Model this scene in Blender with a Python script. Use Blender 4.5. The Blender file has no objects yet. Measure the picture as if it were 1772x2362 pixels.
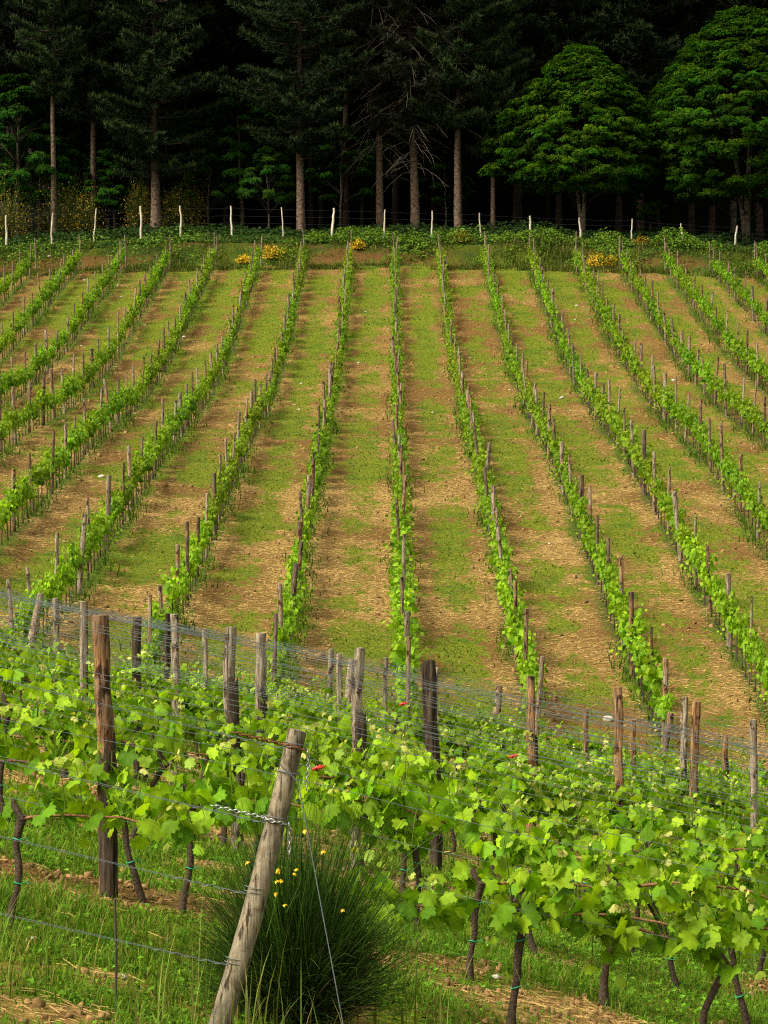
import bpy, math, random
import numpy as np
from mathutils import Vector, Matrix

rng = np.random.default_rng(7)
random.seed(7)
C = bpy.context.scene.collection
F, CX, HY = 6500.0, 886.0, 1000.0          # focal length in pixels of a 1772x2362 frame, horizon row

# ------------------------------------------------------------------ noise + terrain
_perm = rng.random((8, 256, 256))
def vnoise(x, y, s=0):
    x = np.asarray(x, float); y = np.asarray(y, float)
    xi = np.floor(x).astype(int); yi = np.floor(y).astype(int)
    fx = x - xi; fy = y - yi
    fx = fx*fx*(3-2*fx); fy = fy*fy*(3-2*fy)
    T = _perm[s % 8]
    a = T[xi & 255, yi & 255]; b = T[(xi+1) & 255, yi & 255]
    c = T[xi & 255, (yi+1) & 255]; d = T[(xi+1) & 255, (yi+1) & 255]
    return (a*(1-fx)+b*fx)*(1-fy)+(c*(1-fx)+d*fx)*fy
def fbm(x, y, s=0, o=3):
    v = 0; a = .5; t = 0
    for k in range(o):
        v = v+a*vnoise(x*2**k+17.3*k, y*2**k+5.1*k, s+k); t += a; a *= .5
    return v/t
def sstep(a, b, x):
    t = np.clip((np.asarray(x, float)-a)/(b-a), 0, 1)
    return t*t*(3-2*t)

KN = np.array([52, 65, 80, 95, 110, 125, 140, 155, 168.])
C0 = np.array([-4.9, -3.53, -1.54, .44, 1.83, 4.0, 7.04, 10.0, 12.78])
C1 = np.array([-2.39, -1.67, -1.0, -.45, -.11, .02, -.03, -.05, -.05])
C2 = np.array([1.61, 1.29, .98, .65, .33, .06, -.18, -.44, -.72])
RA, RB, RW = .326, .00168, 2.5             # hillside rows: X = RA + RW*i + RB*Y
YB, YE = 54.0, 156.0                       # first and last depth of the hillside rows
_yy = np.linspace(40, 180, 561)
def _sm(c):
    v = np.interp(_yy, KN, c)
    lo = c[0]+(c[1]-c[0])/(KN[1]-KN[0])*(_yy-KN[0]); v = np.where(_yy < KN[0], lo, v)
    hi = c[-1]+(c[-1]-c[-2])/(KN[-1]-KN[-2])*(_yy-KN[-1]); v = np.where(_yy > KN[-1], hi, v)
    k = np.ones(33)/33
    p = np.pad(v, 16, mode='reflect', reflect_type='odd')
    return np.convolve(p, k, 'valid')
S0, S1, S2 = _sm(C0), _sm(C1), _sm(C2)
def hill_z(X, Y):
    lim = np.interp(Y, [50, 120, 160], [13, 22, 30])
    x = np.clip(X, -lim, lim)/20; Y = np.clip(Y, 40, 180)
    return np.interp(Y, _yy, S0)+np.interp(Y, _yy, S1)*x+np.interp(Y, _yy, S2)*x*x-.95
def fore_z(X, Y):
    a = np.clip(.225-.0016*(Y-13), .165, .24)
    Yc = np.clip(Y, 6, 60)
    Xc = np.clip(X, -16, 16)
    return -1.75-.0677*Yc-a*(Xc+.0594*Yc)-.14*(1-sstep(13, 16.5, Y))
def ground(X, Y):
    X = np.asarray(X, float); Y = np.asarray(Y, float)
    t = sstep(45.5, 56, Y)
    z = fore_z(X, Y)*(1-t)+hill_z(X, np.minimum(Y, 156.0))*t
    up = sstep(156.3, 159.5, Y)
    z = z+up*(1.15+.35*(fbm(X*.25, Y*0+3, 2)-.5))+sstep(156, 164, Y)*1.0+np.clip(Y-163, 0, 22)*.1
    z = z+np.clip(Y-185, 0, 400)*.42  # rise added behind the trees so the wood's interior stays dark
    z = z+(fbm(X*.8, Y*.8, 1)-.5)*.10*(1-.3*t)
    z = z+(fbm(X*3.1, Y*3.1, 4, 2)-.5)*.055*(1-t)
    return z
def at(px, Y): return (px-CX)/F*Y
def zpix(py, Y): return (HY-py)*Y/F
def gz(x, y): return float(ground(x, y))

def alley(X, Y):                            # 0 in the middle between two rows, .5 on a row
    u = (X-RA-RB*Y)/RW
    n = np.floor(u)
    sh = (vnoise(n*3.7, n*0+.5, 3)-.5)*.22
    fr = np.abs((u-n)-.5)
    fs = np.abs((u-n)-.5-sh)
    return fr, fs
def grassness(X, Y):
    fr, fs = alley(X, Y)
    big = fbm(X*.55, Y*.30, 0, 3); sm = fbm(X*2.2, Y*1.3, 5, 3)
    bias = np.interp(fs, [0, .12, .2, .26, .38, .43, .5], [.22, .17, .0, -.17, -.20, -.04, .08])
    bias = bias+np.interp(Y, [54, 62, 75, 84, 90, 110, 125, 140, 150, 156], [.06, -.02, -.03, -.12, .0, -.05, -.05, -.02, .02, .12])
    bias = bias+np.clip(-X-4, 0, 8)*.008
    h = .485+(big-.5)*1.4+(sm-.5)*1.0+bias
    f = .68+(fbm(X*.9+9, Y*.9, 6, 3)-.5)*1.8+(sm-.5)*.7
    for (x0, y0, a0, b0) in ((-1.62, 12.3, .45, .5), (-1.25, 13.7, .4, .25), (-.95, 13.3, .25, .2), (.5, 16.0, .3, .3), (1.25, 16.2, .35, .25), (1.45, 15.0, .5, .3), (.75, 14.6, .35, .25), (1.9, 15.8, .3, .3)):
        f = f-.55*np.exp(-((X-x0)/a0)**2-((Y-y0)/b0)**2)
    t = sstep(48, 55, Y)
    g = f*(1-t)+h*t
    bank = sstep(156.2, 157, Y)*(1-sstep(158.9, 160, Y))
    g = g*(1-bank)+bank*(.66-.25*np.clip((-X-6)/6, 0, 1)+(fbm(X*.22+.35*fbm(X, Y, 1), Y*.45+2, 7)-.5)*2.4)
    return np.clip(g, 0, 1)

# ------------------------------------------------------------------ mesh helpers
class MB:
    def __init__(s): s.v = []; s.f = {}; s.c = []; s.n = 0
    def add(s, v, faces, col=(1, 1, 1)):
        v = np.asarray(v, float); faces = np.asarray(faces, int)
        c = np.asarray(col, float)
        if c.ndim == 1: c = np.broadcast_to(c, (len(v), 3))
        s.f.setdefault(faces.shape[1], []).append(faces+s.n)
        s.v.append(v); s.c.append(c); s.n += len(v)
    def tube(s, P, R, sides=6, col=(1, 1, 1), cap=False, wob=None):
        P = np.asarray(P, float); n = len(P)
        R = np.broadcast_to(np.asarray(R, float), (n,))
        T = np.gradient(P, axis=0); T /= np.linalg.norm(T, axis=1)[:, None]+1e-9
        up = np.array([0, 0, 1.]) if abs(T[:, 2]).mean() < .8 else np.array([1., 0, 0])
        A = np.cross(T, up); A /= np.linalg.norm(A, axis=1)[:, None]+1e-9
        B = np.cross(T, A)
        th = np.linspace(0, 2*math.pi, sides, endpoint=False)
        rr = R[:, None]*(np.ones((n, sides)) if wob is None else wob)
        V = P[:, None]+rr[..., None]*(A[:, None]*np.cos(th)[None, :, None]+B[:, None]*np.sin(th)[None, :, None])
        i = np.arange(n-1)[:, None]*sides; j = np.arange(sides)[None]; k = (j+1) % sides
        Q = np.stack([i+j, i+k, i+sides+k, i+sides+j], -1).reshape(-1, 4)
        c = np.asarray(col, float)
        if c.ndim == 2: c = np.repeat(c, sides, axis=0)
        s.add(V.reshape(-1, 3), Q, c)
        if cap:
            m = s.n
            ring = V[-1]
            s.add(np.vstack([ring, P[-1:]+T[-1:]*R[-1]*.15]), np.array([[a, (a+1) % sides, sides] for a in range(sides)]), c[-1] if c.ndim == 2 else c)
    def mesh(s, name, mat, smooth=True):
        me = bpy.data.meshes.new(name)
        v = np.vstack(s.v).astype(np.float32)
        me.vertices.add(len(v)); me.vertices.foreach_set('co', v.ravel())
        lo = []; st = []; tot = []; p = 0
        for k, fl in s.f.items():
            a = np.vstack(fl); lo.append(a.ravel())
            st.append(p+np.arange(len(a))*k); tot.append(np.full(len(a), k)); p += a.size
        lo = np.concatenate(lo).astype(np.int32); st = np.concatenate(st).astype(np.int32)
        me.loops.add(len(lo)); me.loops.foreach_set('vertex_index', lo)
        me.polygons.add(len(st)); me.polygons.foreach_set('loop_start', st)
        if smooth: me.polygons.foreach_set('use_smooth', np.ones(len(st), bool))
        me.update(calc_edges=True)
        at_ = me.attributes.new('col', 'FLOAT_COLOR', 'POINT')
        c = np.vstack(s.c); c = np.hstack([c, np.ones((len(c), 1))]).astype(np.float32)
        at_.data.foreach_set('color', c.ravel())
        me.materials.append(mat)
        return me
    def obj(s, name, mat, parent=None, smooth=True):
        return link(name, s.mesh(name, mat, smooth), parent)
def link(name, me, parent=None, loc=None):
    o = bpy.data.objects.new(name, me); C.objects.link(o)
    if parent is not None: o.parent = parent
    if loc is not None: o.location = loc
    return o
def tag(o, label, cat, group=None):
    o['label'] = label; o['category'] = cat
    if group: o['group'] = group
    return o
def empty(name, loc=(0, 0, 0)):
    o = bpy.data.objects.new(name, None); C.objects.link(o); o.location = loc; o.empty_display_size = .1
    return o
def clone(src, parts, name, loc, rotz=0, scale=(1, 1, 1)):
    r = bpy.data.objects.new(name, None); C.objects.link(r)
    r.location = loc; r.rotation_euler = (0, 0, rotz); r.scale = scale; r.empty_display_size = .1
    for nm, me, subs in parts:
        c = link(nm, me, r)
        for sn, sm in subs: link(sn, sm, c)
    return r
def nrm(a): return a/(np.linalg.norm(a, axis=-1, keepdims=True)+1e-9)
def frames(n, t):                           # columns: side, tip, normal
    n = nrm(n); t = nrm(t-n*np.sum(t*n, -1, keepdims=True)); s = np.cross(t, n)
    return np.stack([s, t, n], -1)
def scatter(mb, tv, tf, P, M, S, col, tcol=None):
    """copies of a small template into one mesh builder"""
    N = len(P)
    if not N: return
    S = np.asarray(S, float); S = S if S.ndim == 2 else S[:, None]
    V = np.einsum('nij,nvj->nvi', M, tv[None]*S[:, None, :])+P[:, None]
    Fc = tf[None]+(np.arange(N)*len(tv))[:, None, None]
    c = np.asarray(col, float)
    c = np.broadcast_to(c[:, None] if c.ndim == 2 else c[None, None], (N, len(tv), 3))
    if tcol is not None: c = c*tcol[None]
    mb.add(V.reshape(-1, 3), Fc.reshape(-1, tf.shape[1]), c.reshape(-1, 3))

# ------------------------------------------------------------------ materials
def mat(name):
    m = bpy.data.materials.new(name); m.use_nodes = True
    nt = m.node_tree; nt.nodes.clear()
    out = nt.nodes.new('ShaderNodeOutputMaterial')
    def N(t, **kw):
        n = nt.nodes.new('ShaderNode'+t)
        for k, v in kw.items():
            if k.startswith('_'): setattr(n, k[1:], v)
            else: n.inputs[k.replace('__', ' ')].default_value = v
        return n
    L = nt.links.new
    return m, nt, N, L, out
def ramp(N, pts):
    r = N('ValToRGB'); e = r.color_ramp.elements
    while len(e) < len(pts): e.new(.5)
    for k, (p, c) in enumerate(pts): e[k].position = p; e[k].color = (*c, 1)
    return r
def mixc(N, L, fac, a, b, blend='MIX'):
    m = N('Mix', _data_type='RGBA', _blend_type=blend)
    for sock, v in ((m.inputs[0], fac), (m.inputs[6], a), (m.inputs[7], b)):
        if hasattr(v, 'links'): L(v, sock)
        elif isinstance(v, (int, float)): sock.default_value = v
        else: sock.default_value = (*v, 1)
    return m.outputs[2]
def leaf_mat(name, rough=.55, trans=.35, spec=.25, warm=(1.25, 1.15, .55), obj_var=.25):
    m, nt, N, L, out = mat(name)
    a = N('Attribute', _attribute_name='col')
    oi = N('ObjectInfo')
    v = N('MapRange', **{'To Min': 1-obj_var, 'To Max': 1+obj_var*.7}); L(oi.outputs['Random'], v.inputs['Value'])
    tc = N('TexCoord'); no = N('TexNoise', Scale=18.0, Detail=3.0); L(tc.outputs['Object'], no.inputs['Vector'])
    v2 = N('MapRange', **{'From Min': .3, 'From Max': .7, 'To Min': .78, 'To Max': 1.2}); L(no.outputs['Fac'], v2.inputs['Value'])
    mu = N('Math', _operation='MULTIPLY'); L(v.outputs[0], mu.inputs[0]); L(v2.outputs[0], mu.inputs[1])
    sc = N('VectorMath', _operation='SCALE'); L(a.outputs['Color'], sc.inputs[0]); L(mu.outputs[0], sc.inputs['Scale'])
    b = N('BsdfPrincipled', Roughness=rough); b.inputs['Specular IOR Level'].default_value = spec
    L(sc.outputs[0], b.inputs['Base Color'])
    w = N('VectorMath', _operation='MULTIPLY'); w.inputs[1].default_value = warm; L(sc.outputs[0], w.inputs[0])
    t = N('BsdfTranslucent'); L(w.outputs[0], t.inputs['Color'])
    x = N('MixShader', Fac=trans); L(b.outputs[0], x.inputs[1]); L(t.outputs[0], x.inputs[2]); L(x.outputs[0], out.inputs['Surface'])
    return m
def plain(name, col, rough=.6, metal=0., noise=0.3, scale=30):
    m, nt, N, L, out = mat(name)
    tc = N('TexCoord'); no = N('TexNoise', Scale=float(scale), Detail=4.0); L(tc.outputs['Object'], no.inputs['Vector'])
    c = mixc(N, L, no.outputs['Fac'], [x*(1-noise) for x in col], [min(1, x*(1+noise)) for x in col])
    b = N('BsdfPrincipled', Roughness=rough, Metallic=metal); L(c, b.inputs['Base Color']); L(b.outputs[0], out.inputs['Surface'])
    return m
def vcol_mat(name, rough=.8, scale=20, var=.35, bump=0):
    m, nt, N, L, out = mat(name)
    a = N('Attribute', _attribute_name='col'); tc = N('TexCoord')
    no = N('TexNoise', Scale=float(scale), Detail=5.0); L(tc.outputs['Object'], no.inputs['Vector'])
    v = N('MapRange', **{'From Min': .3, 'From Max': .7, 'To Min': 1-var, 'To Max': 1+var}); L(no.outputs['Fac'], v.inputs['Value'])
    sc = N('VectorMath', _operation='SCALE'); L(a.outputs['Color'], sc.inputs[0]); L(v.outputs[0], sc.inputs['Scale'])
    b = N('BsdfPrincipled', Roughness=rough); b.inputs['Specular IOR Level'].default_value = .15
    L(sc.outputs[0], b.inputs['Base Color'])
    if bump:
        bp = N('Bump', Strength=bump, Distance=.02); L(no.outputs['Fac'], bp.inputs['Height']); L(bp.outputs[0], b.inputs['Normal'])
    L(b.outputs[0], out.inputs['Surface'])
    return m
def wood_mat(name, dark=False, log=False, tone=None):
    m, nt, N, L, out = mat(name)
    tc = N('TexCoord'); oi = N('ObjectInfo')
    off = N('VectorMath', _operation='MULTIPLY_ADD'); off.inputs[1].default_value = (1, 1, 1)
    L(tc.outputs['Object'], off.inputs[0])
    cv = N('CombineXYZ'); r7 = N('Math', _operation='MULTIPLY'); r7.inputs[1].default_value = 37; L(oi.outputs['Random'], r7.inputs[0])
    for k in range(3): L(r7.outputs[0], cv.inputs[k])
    L(cv.outputs[0], off.inputs[2])
    mp = N('Mapping'); mp.inputs['Scale'].default_value = (26, 26, 2.2 if not log else 1.5); L(off.outputs[0], mp.inputs['Vector'])
    grain = N('TexNoise', Scale=2.2, Detail=6.0, Roughness=.65); L(mp.outputs[0], grain.inputs['Vector'])
    mp2 = N('Mapping'); mp2.inputs['Scale'].default_value = (5, 5, 2.4); L(off.outputs[0], mp2.inputs['Vector'])
    patch = N('TexNoise', Scale=1.3, Detail=3.0); L(mp2.outputs[0], patch.inputs['Vector'])
    if log:
        c1 = ramp(N, [(.28, (.06, .053, .045)), (.42, (.19, .172, .14)), (.6, (.30, .275, .225)), (.8, (.41, .38, .32))])
        L(grain.outputs['Fac'], c1.inputs[0]); col = c1.outputs[0]
        c2 = ramp(N, [(.35, (.62, .58, .5)), (.7, (1.1, 1.0, .85))]); L(patch.outputs['Fac'], c2.inputs[0])
        col = mixc(N, L, 1.0, col, c2.outputs[0], 'MULTIPLY')
    elif dark:
        c1 = ramp(N, [(.3, (.012, .009, .007)), (.5, (.05, .034, .022)), (.72, (.12, .09, .062))])
        L(grain.outputs['Fac'], c1.inputs[0]); col = c1.outputs[0]
    else:
        g = ramp(N, [(.3, (.05, .04, .03)), (.47, (.22, .175, .125)), (.68, (.44, .37, .28))])
        br = ramp(N, [(.3, (.04, .02, .01)), (.47, (.20, .10, .042)), (.68, (.46, .27, .125))])
        dk = ramp(N, [(.3, (.018, .013, .01)), (.48, (.09, .063, .043)), (.7, (.24, .185, .135))])
        for x in (g, br, dk): L(grain.outputs['Fac'], x.inputs[0])
        pm = ramp(N, [(.45, (0, 0, 0)), (.55, (1, 1, 1))]); L(patch.outputs['Fac'], pm.inputs[0])
        if tone == 'grey': br = g
        if tone == 'orange': g = dk
        s1 = N('MapRange', **{'From Min': -.2 if tone else .25, 'From Max': .1 if tone else .55}); L(oi.outputs['Random'], s1.inputs['Value'])
        ca = mixc(N, L, s1.outputs[0], dk.outputs[0], g.outputs[0])
        hf = N('Math', _operation='FRACT'); L(r7.outputs[0], hf.inputs[0])
        s2 = N('Math', _operation='MULTIPLY'); L(hf.outputs[0], s2.inputs[0]); L(pm.outputs[0], s2.inputs[1])
        if tone == 'orange': s2 = N('MapRange', **{'To Min': .5, 'To Max': 1.0}); L(pm.outputs[0], s2.inputs['Value'])
        col = mixc(N, L, s2.outputs[0], ca, br.outputs[0])
    mp3 = N('Mapping'); mp3.inputs['Scale'].default_value = (34, 34, .9); L(off.outputs[0], mp3.inputs['Vector'])
    ck = N('TexNoise', Scale=1.6, Detail=4.0, Roughness=.6); L(mp3.outputs[0], ck.inputs['Vector'])
    ckr = ramp(N, [(.40 if log else .36, (.12, .10, .09)), (.45 if log else .43, (1, 1, 1))]); L(ck.outputs['Fac'], ckr.inputs[0])
    col = mixc(N, L, .9, col, ckr.outputs[0], 'MULTIPLY')
    if not log and not dark:
        mp4 = N('Mapping'); mp4.inputs['Scale'].default_value = (11, 11, 5); L(off.outputs[0], mp4.inputs['Vector'])
        bk_ = N('TexNoise', Scale=1.0, Detail=5.0, Roughness=.7); L(mp4.outputs[0], bk_.inputs['Vector'])
        bkr = ramp(N, [(.54, (1, 1, 1)), (.60, (.20, .15, .12))]); L(bk_.outputs['Fac'], bkr.inputs[0])
        col = mixc(N, L, 1.0, col, bkr.outputs[0], 'MULTIPLY')
    elif log:
        bk_ = N('TexNoise', Scale=9.0, Detail=5.0, Roughness=.7); L(off.outputs[0], bk_.inputs['Vector'])
        bkr = ramp(N, [(.34, (.45, .40, .35)), (.5, (1, 1, 1)), (.7, (1.15, 1.1, 1.0))]); L(bk_.outputs['Fac'], bkr.inputs[0])
        col = mixc(N, L, 1.0, col, bkr.outputs[0], 'MULTIPLY')
    b = N('BsdfPrincipled', Roughness=.85); b.inputs['Specular IOR Level'].default_value = .2
    L(col, b.inputs['Base Color'])
    bp = N('Bump', Strength=.9, Distance=.012); L(grain.outputs['Fac'], bp.inputs['Height']); L(bp.outputs[0], b.inputs['Normal'])
    L(b.outputs[0], out.inputs['Surface'])
    return m
def ground_mat():
    m, nt, N, L, out = mat('vineyard_soil_and_grass')
    a = N('Attribute', _attribute_name='col'); sp = N('SeparateColor'); L(a.outputs['Color'], sp.inputs[0])
    geo = N('NewGeometry'); pos = geo.outputs['Position']
    n1 = N('TexNoise', Scale=4.0, Detail=9.0, Roughness=.80); mpa = N('Mapping'); mpa.inputs['Scale'].default_value = (1.35, .55, 1); L(pos, mpa.inputs['Vector']); L(mpa.outputs[0], n1.inputs['Vector'])
    n2 = N('TexNoise', Scale=13.0, Detail=6.0, Roughness=.78); L(pos, n2.inputs['Vector'])
    mp = N('Mapping'); mp.inputs['Scale'].default_value = (5, 13, 13); mp.inputs['Rotation'].default_value = (0, 0, .15); L(pos, mp.inputs['Vector'])
    n3 = N('TexNoise', Scale=1.6, Detail=6.0, Roughness=.7); L(mp.outputs[0], n3.inputs['Vector'])
    # grass mask
    s = N('Math', _operation='ADD'); L(sp.outputs[0], s.inputs[0])
    nn = N('Math', _operation='MULTIPLY_ADD'); nn.inputs[1].default_value = 3.3; nn.inputs[2].default_value = -1.65; L(n1.outputs['Fac'], nn.inputs[0])
    L(nn.outputs[0], s.inputs[1])
    gm = N('MapRange', _interpolation_type='SMOOTHSTEP', **{'From Min': .36, 'From Max': .66}); L(s.outputs[0], gm.inputs['Value'])
    soil = ramp(N, [(.30, (.035, .018, .006)), (.48, (.145, .080, .025)), (.66, (.29, .175, .058)), (.8, (.44, .30, .12))])
    L(n2.outputs['Fac'], soil.inputs[0])
    straw = ramp(N, [(.36, (.085, .048, .015)), (.52, (.27, .17, .052)), (.68, (.54, .39, .14))]); L(n3.outputs['Fac'], straw.inputs[0])
    bare = mixc(N, L, sp.outputs[2], soil.outputs[0], straw.outputs[0])
    gr = ramp(N, [(.32, (.02, .045, .004)), (.48, (.105, .15, .009)), (.66, (.30, .29, .04))]); L(n2.outputs['Fac'], gr.inputs[0])
    col = mixc(N, L, gm.outputs[0], bare, gr.outputs[0])
    n4 = N('TexNoise', Scale=.9, Detail=7.0, Roughness=.68); L(pos, n4.inputs['Vector'])
    d4 = N('MapRange', _interpolation_type='SMOOTHSTEP', **{'From Min': .50, 'From Max': .64}); L(n4.outputs['Fac'], d4.inputs['Value'])
    d5 = N('Math', _operation='MULTIPLY'); L(d4.outputs[0], d5.inputs[0]); L(gm.outputs[0], d5.inputs[1])
    gr2 = ramp(N, [(.3, (.025, .055, .006)), (.5, (.075, .135, .012)), (.7, (.16, .22, .03))]); L(n2.outputs['Fac'], gr2.inputs[0])
    col = mixc(N, L, d5.outputs[0], col, gr2.outputs[0])
    n6 = N('TexNoise', Scale=5.5, Detail=8.0, Roughness=.85); L(mp.outputs[0], n6.inputs['Vector'])
    d6 = ramp(N, [(.38, (.30, .25, .20)), (.52, (.95, .95, .95)), (.68, (1.3, 1.25, 1.15))]); L(n6.outputs['Fac'], d6.inputs[0])
    col = mixc(N, L, 1.0, col, d6.outputs[0], 'MULTIPLY')
    wd = ramp(N, [(.35, (.015, .032, .006)), (.65, (.06, .105, .016))]); L(n2.outputs['Fac'], wd.inputs[0])
    col = mixc(N, L, sp.outputs[1], col, wd.outputs[0])
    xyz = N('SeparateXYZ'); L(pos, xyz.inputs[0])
    bd = N('MapRange', _interpolation_type='SMOOTHSTEP', **{'From Min': 155.8, 'From Max': 158.5, 'To Min': 1.0, 'To Max': .55}); L(xyz.outputs[1], bd.inputs['Value'])  # darker bank greens and browns, with the bank's shadows put into the colour
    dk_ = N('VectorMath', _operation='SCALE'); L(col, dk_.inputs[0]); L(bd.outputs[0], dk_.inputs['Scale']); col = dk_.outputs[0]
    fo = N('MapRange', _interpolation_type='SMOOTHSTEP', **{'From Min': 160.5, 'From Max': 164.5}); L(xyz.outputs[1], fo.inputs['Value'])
    col = mixc(N, L, fo.outputs[0], col, (.004, .005, .002))  # forest floor near black: the shade under the trees is in its colour
    b = N('BsdfPrincipled', Roughness=.95); b.inputs['Specular IOR Level'].default_value = .05
    L(col, b.inputs['Base Color'])
    bp = N('Bump', Strength=.8, Distance=.05); L(n2.outputs['Fac'], bp.inputs['Height']); L(bp.outputs[0], b.inputs['Normal'])
    L(b.outputs[0], out.inputs['Surface'])
    return m
M_GROUND = ground_mat()
M_VINE = leaf_mat('vine_leaf', rough=.6, trans=.46, spec=.14, warm=(1.2, 1.2, .35))
M_GRASS = leaf_mat('grass_blade', rough=.7, trans=.35, spec=.08, obj_var=0)
M_WEED = leaf_mat('bramble_leaf', rough=.65, trans=.25, spec=.08, obj_var=0)
M_TREE = leaf_mat('tree_leaf', rough=.75, trans=.32, spec=.04, warm=(1.15, 1.2, .3))
M_PINE = leaf_mat('pine_needle', rough=.7, trans=.12, spec=.1, warm=(1, 1.1, .6))
M_WOOD = wood_mat('weathered_post_wood'); M_ORANGE = wood_mat('split_orange_wood', tone='orange'); M_GREY = wood_mat('silver_grey_wood', tone='grey'); M_DARKWOOD = wood_mat('old_bark', dark=True); M_LOG = wood_mat('grey_log', log=True)
M_BARE = vcol_mat('vine_bark', .9, 60, .45, .6)
M_TRUNK = vcol_mat('tree_bark', .95, 7, .75, .9)
M_STRAW = vcol_mat('dry_straw', .8, 30, .25)
M_SOILCLOD = vcol_mat('soil_clod', .95, 40, .3, .5)
M_STONE = vcol_mat('pale_stone', .85, 25, .25, .5)
M_WIRE = plain('galvanised_wire', (.13, .155, .165), .6, .3)
M_RUST = plain('rusty_iron', (.16, .055, .02), .8, .4, .5, 60)
M_CHAIN = plain('zinc_chain', (.42, .44, .43), .4, .8)
M_FWIRE = plain('dull_barbed_wire', (.03, .035, .04), .8, .1)
M_ROD = plain('dark_iron', (.06, .045, .035), .7, .3)
M_TIE = plain('green_plastic_tie', (.01, .30, .13), .5)
M_CLIP = plain('red_plastic', (.55, .02, .015), .4)
M_YELLOW = leaf_mat('yellow_petal', .5, .3, .3, (1, 1, .8), 0)

# ------------------------------------------------------------------ ground
def axis(parts):
    out = [np.arange(a, b, d) for a, b, d in parts]; return np.concatenate(out)
xs = axis([(-170, -34, 6), (-34, -8, .34), (-8, 8, .17), (8, 34, .34), (34, 171, 6)])
ys = axis([(-30, 9, 1.5), (9, 24, .13), (24, 56, .22), (56, 156, .36), (156, 164, .2), (164, 190, .8), (190, 330, 6)])
XX, YY = np.meshgrid(xs, ys, indexing='ij')
ZZ = ground(XX, YY)
g = grassness(XX, YY)
fr, fs = alley(XX, YY)
hillmask = sstep(52, 56, YY)*(1-sstep(155, 157, YY))
weed = hillmask*sstep(.40, .48, fr+(fbm(XX*1.2, YY*.5, 6)-.5)*.16)*.8
weed = np.maximum(weed, sstep(159.4, 160.6, YY+(fbm(XX*.5, YY, 3)-.5)*2)*.9)
weed = np.maximum(weed, sstep(155.4, 157.0, YY+(fbm(XX*.9, YY*.9, 2)-.5)*2)*(.35+.5*sstep(.4, .6, fbm(XX*.6, YY*.9, 6)))*sstep(.3, .55, g))
straw = np.clip(.35+(fbm(XX*.5, YY*.4, 2)-.5)*2.2+.25*(1-sstep(75, 105, YY)), 0, 1)*(1-.9*sstep(155.5, 157, YY))
mb = MB()
nx, ny = len(xs), len(ys)
i = np.arange(nx-1)[:, None]*ny; j = np.arange(ny-1)[None]
Q = np.stack([i+j, i+ny+j, i+ny+j+1, i+j+1], -1).reshape(-1, 4)
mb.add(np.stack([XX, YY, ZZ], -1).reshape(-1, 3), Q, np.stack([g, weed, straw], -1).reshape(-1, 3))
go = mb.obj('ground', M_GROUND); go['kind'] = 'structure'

# ------------------------------------------------------------------ grass, straw, clods (nobody could count them)
def sample(n, y0, y1, k=.155, pad=.8, pw=1.0):
    """points in the view's wedge, uniform per ground area"""
    u = rng.random(n); Y = np.sqrt(y0*y0+u*(y1*y1-y0*y0)) if pw == 1 else y0+(y1-y0)*u**pw
    X = (rng.random(n)*2-1)*(k*Y+pad)
    return X, Y
def blades(mb, X, Y, h, w, bend, cols, seg=2):
    n = len(X); Z = ground(X, Y)-.01
    a = rng.random(n)*2*math.pi; d = np.stack([np.cos(a), np.sin(a), np.zeros(n)], -1)
    sidev = np.stack([-np.sin(a), np.cos(a), np.zeros(n)], -1)
    base = np.stack([X, Y, Z], -1); V = []
    for k in range(seg+1):
        t = k/seg
        c = base+np.array([0, 0, 1.])*(h*(t-.25*bend*t*t))[:, None]+d*(h*bend*t*t*.7)[:, None]
        ww = (w*(1-t)**.7*.5)[:, None]
        if k < seg: V += [c-sidev*ww, c+sidev*ww]
        else: V += [c]
    V = np.stack(V, 1); m = V.shape[1]
    o = (np.arange(n)*m)[:, None]
    t3 = []
    for k in range(seg-1): t3 += [[2*k, 2*k+1, 2*k+3], [2*k, 2*k+3, 2*k+2]]
    t3 += [[2*seg-2, 2*seg-1, 2*seg]]
    fc = np.concatenate([o+np.array(x)[None] for x in t3])
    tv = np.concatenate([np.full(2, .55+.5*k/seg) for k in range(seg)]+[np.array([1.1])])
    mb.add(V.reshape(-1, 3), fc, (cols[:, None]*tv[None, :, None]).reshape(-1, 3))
def gcol(n, a, b, dry=.12):
    t = rng.random((n, 1)); c = np.array(a)*(1-t)+np.array(b)*t
    d = rng.random((n, 1)) < dry
    c = np.where(d, np.array([.33, .25, .09])*(.6+.6*rng.random((n, 1))), c)
    return c*(.7+.6*rng.random((n, 1)))
mb = MB()
X, Y = sample(250000, 10.5, 24, pad=.6)
keep = rng.random(len(X)) < np.clip((grassness(X, Y)-.28)*2.2, .04, 1)
X, Y = X[keep], Y[keep]
tall = fbm(X*1.1, Y*1.1, 3)
h = (.02+.09*rng.random(len(X))**2.4)*(.3+1.5*tall)
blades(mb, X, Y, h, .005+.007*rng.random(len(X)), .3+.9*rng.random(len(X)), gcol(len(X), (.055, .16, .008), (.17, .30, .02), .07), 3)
X, Y = sample(90000, 24, 55, pad=1.5)
keep = rng.random(len(X)) < np.clip((grassness(X, Y)-.25)*2.0, .05, 1)
X, Y = X[keep], Y[keep]
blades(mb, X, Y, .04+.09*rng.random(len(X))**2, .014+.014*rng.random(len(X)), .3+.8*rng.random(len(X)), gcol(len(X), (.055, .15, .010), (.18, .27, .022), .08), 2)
X, Y = sample(280000, 53, 157, pad=2)
gg = grassness(X, Y)
keep = rng.random(len(X)) < np.clip((gg-.30)*2.2, .05, 1)*np.clip((fbm(X*2.6, Y*2.0, 4)-.25)*2.6, .15, 1)
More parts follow.
